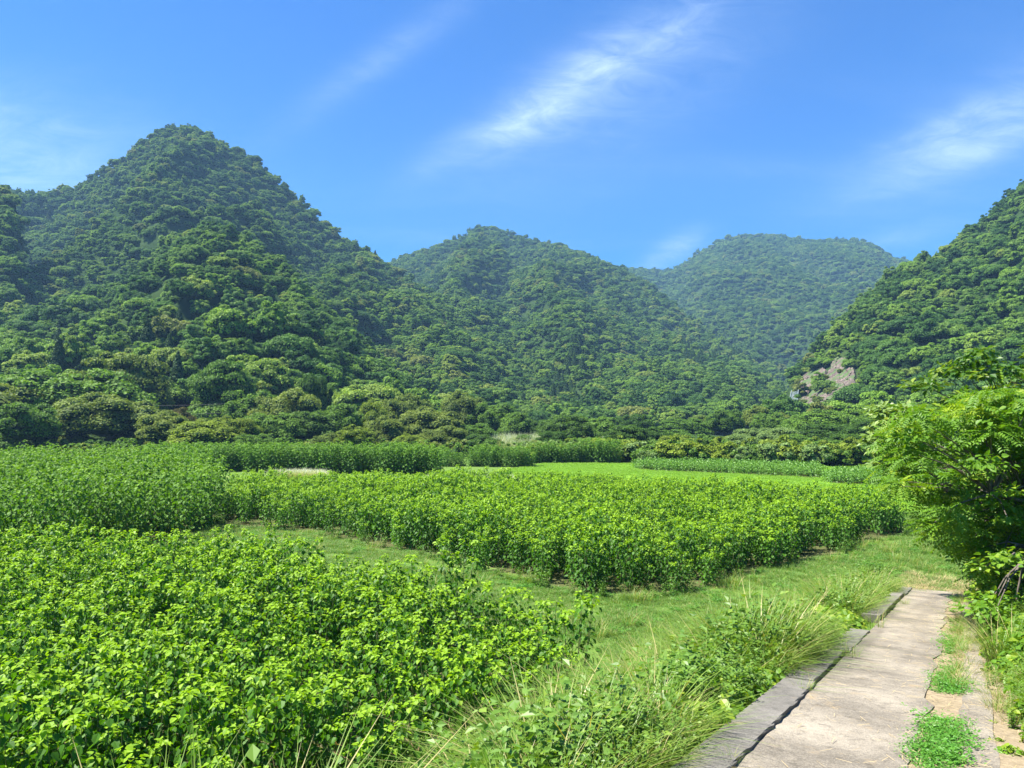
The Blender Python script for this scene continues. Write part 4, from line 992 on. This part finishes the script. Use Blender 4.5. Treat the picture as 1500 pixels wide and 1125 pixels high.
def forest():
    global n_ind
    cells = [(118, 330, 5.8), (330, 700, 5.2), (700, 1700, 6.6)]
    XX, YY = [], []
    for y0, y1, c in cells:
        xs = np.arange(-.80 * y1 - 20, .82 * y1 + 20, c); ys = np.arange(y0, y1, c)
        X, Y = np.meshgrid(xs, ys); X = X + rng.uniform(-.42, .42, X.shape) * c; Y = Y + rng.uniform(-.42, .42, Y.shape) * c
        k = np.abs(X) < .78 * Y + 12; XX.append(X[k]); YY.append(Y[k])
    X = np.concatenate(XX); Y = np.concatenate(YY); Z = hill_z(X, Y)
    k = (Z > 1.0) & visible(X, Y, Z); X, Y, Z = X[k], Y[k], Z[k]
    px = X / Y * F + 750; py = HOR - (Z + 3 - CZ) / Y * F
    rock = inpoly(px, py, ROCK_PX) & (Y < 330) & (Y > 170)
    k = ~(rock & (rng.random(len(X)) < .9)); X, Y, Z, px, py = X[k], Y[k], Z[k], px[k], py[k]
    con = (((px > 795) & (px < 875) & (py > 490) & (py < 590)) | ((px > 190) & (px < 262) & (py > 478) & (py < 575)) | ((px > 1000) & (px < 1085) & (py > 495) & (py < 530)) | ((px > 75) & (px < 120) & (py > 470) & (py < 560)) ) & (rng.random(len(X)) < .4)
    con |= rng.random(len(X)) < .006
    sc = np.where(rng.random(len(X)) < .18, rng.uniform(1.15, 1.5, len(X)), rng.uniform(.6, 1.15, len(X))) * np.interp(Y, [120, 400, 900, 1500], [.90, .70, .80, .88])
    order = np.argsort(Y); ind = order[:300 - n_ind]
    rest = order[300 - n_ind:]
    for j in ind:
        side = 'left hill' if px[j] < 760 else ('middle valley slope' if px[j] < 1090 else 'right hill')
        kd = 'conifer' if con[j] else 'forest'
        me = CR[kd][j % len(CR[kd])]
        s = sc[j]
        plant('forest_tree', [('crown', me), ('trunk', TR[j % 3])], (X[j], Y[j], Z[j] - .8), float(rng.uniform(0, 6.28)), (s, s, s * random.uniform(.85, 1.1)),
              ('pointed dark cedar' if con[j] else ('large broad' if s > 1.05 else 'small') + ' forest tree') + ' low on the ' + side + ', ' + where(px[j]), 'tree', 'forest trees on the lowest slopes')
    print('FOREST', len(rest))
    c = con[rest]
    r = rest[~c]; s = sc[r]
    scatter('forest', CR['forest'], np.stack([X[r], Y[r], Z[r] - 1.2], -1), rng.uniform(0, 6.28, len(r)), np.stack([s, s, s * rng.uniform(.8, 1.15, len(r))], -1), 'dense green broadleaf forest covering all the hillsides', 'forest')
    r = rest[c]; s = sc[r]
    scatter('cedar_forest', CR['conifer'], np.stack([X[r], Y[r], Z[r] - 1.2], -1), rng.uniform(0, 6.28, len(r)), np.stack([s, s, s * .85], -1), 'dark pointed cedars standing in stands among the broadleaf forest', 'forest')
forest()

# low scrub between the fields and the hills
def scrub():
    n = 520; px = rng.uniform(-120, 1500, n); Y = rng.uniform(102, 150, n); X = (px - 750) / F * Y
    me = [crown_mesh(950 + i, 'foot_mid' if i else 'foot_olive', rad=1.5, h=2.2, z0=0, nclump=14, per=70, leaf=.2) for i in range(2)] + [crown_mesh(955, 'foot_dark', rad=1.6, h=2.0, z0=0, nclump=14, per=70, leaf=.2)]
    scatter('valley_scrub', me, np.stack([X, Y, hill_z(X, Y)], -1), rng.uniform(0, 6.28, n), rng.uniform(.7, 1.5, n), 'low mixed scrub between the fields and the foot of the hills', 'scrub')
    n = 150; px = np.r_[rng.uniform(940, 1330, n), rng.uniform(770, 950, 50)]; Y = np.r_[rng.uniform(92, 101, n) , rng.uniform(99, 106, 50)]; X = (px - 750) / F * Y; k = ~inpoly(X, Y, SOY1) & ~inpoly(X, Y, SOY2); X, Y = X[k], Y[k]
    me2 = [crown_mesh(960 + i, m_, rad=1.7, h=2.6, z0=0, nclump=18, per=90, leaf=.22) for i, m_ in enumerate(('foot_lime', 'foot_mid', 'foot_pale', 'foot_lime'))]
    scatter('hedge_scrub', me2, np.stack([X, Y, 0 * X], -1), rng.uniform(0, 6.28, len(X)), rng.uniform(.6, 1.25, len(X)), 'bushy scrub close behind the bean blocks', 'scrub')
    # bamboo and plume grass patch in mid valley
    Y = rng.uniform(118, 150, 420); X = (rng.uniform(722, 800, 420) - 750) / F * Y
    g = [blades(970 + i, 70, 2.6, .7, .03, .55, 'palegrass', .25, 4) for i in range(2)]
    scatter('plume_grass', g, np.stack([X, Y, 0 * X], -1), rng.uniform(0, 6.28, 420), rng.uniform(.8, 1.5, 420), 'pale green stand of plume grass in the middle of the valley', 'grass')
scrub()

# ------------------------------------------------------------------ cliff, net, house, cables
def cliff():
    def patch(name, px0, px1, py0, py1, n, m, lab, poly=None, off=1.0, mat='rock', rough=6.5):
        PX, PY = np.meshgrid(np.linspace(px0, px1, n), np.linspace(py0, py1, m)); V = np.zeros((m, n, 3))
        for i in range(m):
            for j in range(n):
                y = hit(PX[i, j], PY[i, j], lambda a, b: hill_z(a, b) + .5, 150, 420, 400)
                V[i, j] = at(PX[i, j], PY[i, j], y)
        D = V[..., 1]; D[:] = np.minimum(D, np.percentile(D, 92))
        D -= off + rough * (np.round(fbm(PX * .12, PY * .05, 3) * 5) / 5 - .3) + 1.2 * (fbm(PX * .4, PY * .25, 3) - .5)
        V[..., 0] = (PX - 750) / F * D; V[..., 2] = CZ + (HOR - PY) / F * D
        i = np.arange(m - 1)[:, None] * n + np.arange(n - 1)[None]; q = np.stack([i, i + n, i + 1 + n, i + 1], -1).reshape(-1, 4)
        if poly is not None:
            cx = PX.ravel()[q].mean(1); cyy = PY.ravel()[q].mean(1); q = q[inpoly(cx + 5 * (fbm(cx * .2, cyy * .2, 2) - .5), cyy + 5 * (fbm(cx * .2 + 7, cyy * .2, 2) - .5), poly)]
        o = obj(name, mesh_np(name, V.reshape(-1, 3), q, M[mat])); o.data.update()
        sd = o.modifiers.new('thick', 'SOLIDIFY'); sd.thickness = 1.5; sd.offset = -1
        tag(o, lab, 'cliff'); return V
    V0 = patch('rock_cliff', 1148, 1262, 514, 608, 110, 92, 'bare pinkish brown rock cliff at the foot of the right hill', [(1158, 604), (1162, 575), (1176, 550), (1192, 536), (1206, 534), (1212, 552), (1222, 524), (1240, 524), (1254, 545), (1250, 580), (1232, 602), (1205, 596), (1190, 606)])
    patch('rock_outcrop', 1112, 1135, 598, 632, 20, 26, 'small pale rock outcrop left of the netted cliff', [(1116, 630), (1122, 606), (1130, 600), (1132, 612), (1126, 630)], off=6)
    V_ = V0.reshape(-1, 3); g = rng.integers(0, len(V_), 90)
    pxs = V_[g, 0] / V_[g, 1] * F + 750; pys = HOR - (V_[g, 2] - CZ) / V_[g, 1] * F
    k = fbm(pxs * .07 + 3, pys * .07, 2) > .48; g = g[k]
    tiny = [crown_mesh(975 + i, 'foot_olive', rad=1.3, h=1.8, z0=-.6, nclump=12, per=60, leaf=.2) for i in range(2)]
    scatter('cliff_scrub', tiny, V_[g] + [0, -.3, 0], rng.uniform(0, 6.28, len(g)), rng.uniform(.4, 1.2, len(g)), 'patches of scrub clinging to the ledges of the bare cliff', 'scrub')
    # rockfall net: posts, wires
    Yn = hit(1162, 585, lambda a, b: hill_z(a, b), 150, 420) - 15
    root = empty('rockfall_net', tuple(at(1162, 602, Yn))); tag(root, 'grey-blue rockfall net hung on posts at the left side of the cliff', 'safety net')
    o0 = np.array(root.location)
    a, b, c, d = at(1152, 601, Yn), at(1166, 598, Yn - 1), at(1170, 573, Yn + 3), at(1160, 574, Yn + 4)
    paths = []
    for k in np.linspace(0, 1, 26): paths.append(((np.array([a + (b - a) * k, d + (c - d) * k]) - o0), [.028, .028]))
    for k in np.linspace(0, 1, 34): paths.append(((np.array([a + (d - a) * k, b + (c - b) * k]) - o0), [.028, .028]))
    V, Fc = tubes(paths, 3); m_ = obj('net_mesh', mesh_np('net_mesh', V, Fc, M['net']), root); m_['kind'] = 'stuff'
    for p, q in ((a, d), (b, c)):
        V, Fc = tubes([((np.array([p - [0, 0, .5], q + [0, 0, .5]]) - o0), [.14, .14])], 6); obj('post', mesh_np('post', V, Fc, M['net']), root)
    # shrubs growing on the ledges
    for i, (px, py, w_, lab) in enumerate([(1208, 556, 14, 'small shrub on the upper ledge of the bare cliff'), (1190, 572, 16, 'shrub in the middle of the bare cliff'), (1215, 575, 14, 'shrub on the lower ledge of the bare cliff'), (1200, 588, 18, 'shrub at the foot of the bare cliff'), (1232, 545, 9, 'tiny shrub at the cliff top right'), (1178, 590, 12, 'shrub beside the rockfall net')]):
        y = hit(px, py, lambda a_, b_: hill_z(a_, b_), 150, 420) - 3.5; p = at(px, py, y); s = w_ / F * y / 9
        plant('cliff_shrub', [('crown', CR['foot_olive'][i % 2])], tuple(p - [0, 0, 3.5 * s]), i, s, lab, 'shrub', 'shrubs on the cliff')
cliff()
def house():
    Y = 205.; c = at(903, 640, Y); x, z = c[0], 0.
    top = at(903, 624, Y)[2]; hw, hd, hr = 4.2, 3.2, 1.7
    root = empty('house', (x, Y, 0)); tag(root, 'small house with a red roof showing above the valley trees', 'house')
    eave = top - hr
    V = np.array([[sx * hw * .9, sy * hd * .9, zz] for zz in (0, eave) for sx, sy in ((-1, -1), (1, -1), (1, 1), (-1, 1))])
    Fc = np.array([[0, 1, 5, 4], [1, 2, 6, 5], [2, 3, 7, 6], [3, 0, 4, 7]])
    obj('wall', mesh_np('wall', V, Fc, M['wall']), root)
    V = np.array([[-hw, -hd, eave - .15], [hw, -hd, eave - .15], [hw, hd, eave - .15], [-hw, hd, eave - .15], [-hw, 0, top], [hw, 0, top]])
    me = bpy.data.meshes.new('roof'); me.from_pydata(V.tolist(), [], [(0, 1, 5, 4), (2, 3, 4, 5), (3, 0, 4), (1, 2, 5), (0, 3, 2, 1)]); me.materials.append(M['roof']); obj('roof', me, root)
    for wx in (-2, 1.4):
        V = np.array([[wx, -hd * .9 - .05, eave - 1.6], [wx + 1, -hd * .9 - .05, eave - 1.6], [wx + 1, -hd * .9 - .05, eave - .5], [wx, -hd * .9 - .05, eave - .5]])
        o = obj('window', mesh_np('window', V, np.array([[0, 1, 2, 3]]), M['glass']), root); sd = o.modifiers.new('t', 'SOLIDIFY'); sd.thickness = .06
house()
for i, (p0, p1, lab) in enumerate([((60, 590, 128), (420, 585, 140), 'thin dark power cable across the trees at left, upper one'), ((60, 604, 126), (420, 598, 138), 'thin dark power cable across the trees at left, lower one')]):
    a, b = at(*p0), at(*p1); k = np.linspace(0, 1, 24)[:, None]; c = a + (b - a) * k; c[:, 2] -= 3.2 * (k[:, 0] * (1 - k[:, 0]))
    V, Fc = tubes([(c, [.022] * 24)], 4); o = obj('power_cable', mesh_np('power_cable', V, Fc, M['cable'])); tag(o, lab, 'cable', 'power cables')

# ------------------------------------------------------------------ trees on the right of the lane
def pinnate_template():
    V, Fc = [], []
    n = 5
    for k in range(n):
        f = .20 + .75 * k / (n - 1)
        for s in (-1, 1):
            b = np.array([f, 0, -.18 * f * f]); L = .34 * (1 - .35 * abs(f - .5)); d = np.array([.45, s * .89, -.2]); w_ = np.array([.89, -.45 * s, 0]) * L * .25
            o = len(V); m_ = b + d * L * .5; V += [b, m_ - w_ + [0, 0, .012], b + d * L + [0, 0, -.03], m_ + w_ + [0, 0, .012]]; Fc.append((o, o + 1, o + 2, o + 3))
    b = np.array([.93, 0, -.16]); o = len(V); V += [b, b + [.12, .05, 0], b + [.28, 0, -.06], b + [.12, -.05, 0]]; Fc.append((o, o + 1, o + 2, o + 3))
    return np.array(V), np.array(Fc)
T_PIN = pinnate_template()
def leafy_tree(name, loc, clumps, T, size, per, mat, lab, droop=.45, cr=(.35, .6), trunk_r=.11, seed=1):
    g = np.random.default_rng(seed); loc = np.array(loc, float)
    root = empty(name, tuple(loc)); tag(root, lab, 'tree', None)
    P, A, N, S, Vr, paths = [], [], [], [], [], []
    C = np.array(clumps) - loc
    hub = np.array([C[:, 0].mean() * .35, C[:, 1].mean() * .3, max(.7, C[:, 2].mean() * .35)])
    paths.append((np.array([[0, 0, -.3], hub * .55 + [.05, 0, 0], hub]), [trunk_r * 1.3, trunk_r, trunk_r * .8]))
    # main limbs: cluster clumps by bearing
    limbs = []
    for i in range(9):
        c = C[g.integers(len(C))]; e = hub + (c - hub) * .6 + g.normal(size=3) * .1; mid = hub + (e - hub) * .5 + [0, 0, .2]
        paths.append((np.array([hub, mid, e]), [trunk_r * .6, trunk_r * .42, trunk_r * .25])); limbs.append(e)
    limbs = np.array(limbs)
    for c in C:
        e = limbs[np.argmin(np.linalg.norm(limbs - c, axis=1))]; mid = (e + c) / 2 + [0, 0, .12]
        paths.append((np.array([e, mid, c]), [.022, .014, .006]))
        r = g.uniform(*cr)
        n = int(per * (r / np.mean(cr)) ** 2); young = g.random()
        for k in range(n):
            d = rdir(1, g)[0]; d[2] = abs(d[2]) * .8 - .15
            p = c + d * r * g.uniform(.15, .9) * [1, 1, .75]
            P.append(p); A.append(d * [1, 1, .5] + [0, 0, -droop * g.uniform(.2, 1.2)] + g.normal(size=3) * .3); N.append(np.array([0, 0, 1.]) + d * .5 + g.normal(size=3) * .35); S.append(size * g.uniform(.6, 1.15))
            Vr.append(np.clip(young * .7 + .45 * (p[2] - c[2]) / r + g.normal() * .2, 0, 1))
    P, A, N, S, Vr = map(np.array, (P, A, N, S, Vr)); V, Fc = leaf_cloud(P, A, N, S, T)
    o = obj('crown', mesh_np('crown', V, Fc, M[mat], np.repeat(Vr, len(T[0]))), root); o['kind'] = 'stuff'
    V, Fc = tubes(paths, 6); obj('trunk', mesh_np('trunk', V, Fc, M['bark'], None, True), root)
    return root
def clumps_in(poly, n, y0, y1, seed, mind=.33):
    g = np.random.default_rng(seed); P = np.array(poly); out = []
    for _ in range(20000):
        px, py = g.uniform(P[:, 0].min(), P[:, 0].max()), g.uniform(P[:, 1].min(), P[:, 1].max())
        if not inpoly(np.array([px]), np.array([py]), poly)[0]: continue
        c = at(px, py, g.uniform(y0, y1))
        if all(np.linalg.norm(c - q) > mind for q in out): out.append(c)
        if len(out) >= n: break
    return out
gz = lambda x, y: float(ground_z(x, y))
main_poly = [(1305, 615), (1345, 600), (1390, 590), (1430, 575), (1480, 572), (1640, 560), (1760, 640), (1720, 940), (1540, 930), (1470, 890), (1440, 845), (1405, 805), (1345, 785), (1318, 735), (1295, 670)]
leafy_tree('pinnate_tree', (11.6, 15.2, gz(11.6, 15.2)), clumps_in(main_poly, 210, 13.2, 17.2, 3, .28), T_PIN, .31, 44, 'pinnate', 'large yellow-green tree with feather-like leaves overhanging the right side of the lane', seed=11)
top_poly = [(1340, 600), (1356, 556), (1392, 536), (1412, 512), (1450, 500), (1500, 498), (1600, 480), (1700, 520), (1700, 640), (1500, 640), (1400, 620)]
leafy_tree('dark_leaved_tree', (14.2, 19.4, gz(14.2, 19.4)), clumps_in(top_poly, 85, 17.6, 20.5, 5, .34), T_LEAF, .21, 75, 'darkleaf', 'darker broad-leaved tree rising behind the top of the feather-leaved tree', seed=13)
left_poly = [(1272, 640), (1278, 605), (1300, 586), (1330, 600), (1345, 640), (1340, 700), (1300, 700), (1285, 680)]
leafy_tree('pale_leaved_tree', (15.6, 22.0, gz(15.6, 22.0)), clumps_in(left_poly, 40, 20.0, 22.0, 8, .3), T_LEAF, .2, 70, 'palelf', 'paler tree peeping out left of the feather-leaved tree', cr=(.3, .5), seed=15)
mix_poly = [(1330, 640), (1345, 610), (1390, 595), (1440, 580), (1600, 580), (1700, 700), (1650, 900), (1540, 920), (1460, 880), (1420, 810), (1350, 775), (1325, 700)]
leafy_tree('broad_leaved_tree', (11.9, 14.4, gz(11.9, 14.4)), clumps_in(mix_poly, 85, 12.9, 16.0, 31, .34), T_HEART, .11, 80, 'pinnate', 'yellow-green heart-leaved tree tangled with the feather-leaved tree at the right edge', cr=(.25, .5), seed=31)
low_poly = [(1400, 785), (1440, 790), (1470, 800), (1480, 850), (1600, 840), (1640, 940), (1560, 980), (1450, 935), (1420, 885)]
leafy_tree('lane_shrub', (10.3, 13.8, gz(10.3, 13.8)), clumps_in(low_poly, 70, 12.0, 14.6, 9, .2), T_HEART, .11, 85, 'kudzu', 'leafy shrub low at the right edge of the lane beneath the feather-leaved tree', cr=(.3, .5), seed=17)
behind_poly = [(1310, 700), (1345, 660), (1600, 640), (1700, 800), (1500, 880), (1460, 850), (1420, 800), (1350, 760)]
leafy_tree('understorey_tree', (13.9, 18.2, gz(13.9, 18.2)), clumps_in(behind_poly, 40, 16.8, 18.8, 19, .4), T_LEAF, .19, 55, 'darkleaf', 'shaded dark green understorey tree inside the right-hand thicket', seed=19)

# ------------------------------------------------------------------ air
def haze():
    x0, x1, y0, y1, z0, z1 = -2300, 2300, -70, 2000, -1.4, 620
    V = np.array([[x, y, z] for z in (z0, z1) for x, y in ((x0, y0), (x1, y0), (x1, y1), (x0, y1))])
    Fc = np.array([[0, 3, 2, 1], [4, 5, 6, 7], [0, 1, 5, 4], [1, 2, 6, 5], [2, 3, 7, 6], [3, 0, 4, 7]])
    m = bpy.data.materials.new('haze'); m.use_nodes = True; t = NT(m.node_tree); t.n.clear()
    v = t.node('ShaderNodeVolumePrincipled'); v.inputs['Color'].default_value = (.36, .66, 1, 1); v.inputs['Density'].default_value = .00019; v.inputs['Anisotropy'].default_value = .1
    o = t.node('ShaderNodeOutputMaterial'); t.l.new(v.outputs[0], o.inputs['Volume'])
    tag(obj('haze', mesh_np('haze', V, Fc, m)), 'thin blue summer haze filling the valley', 'haze', kind='stuff')
haze()
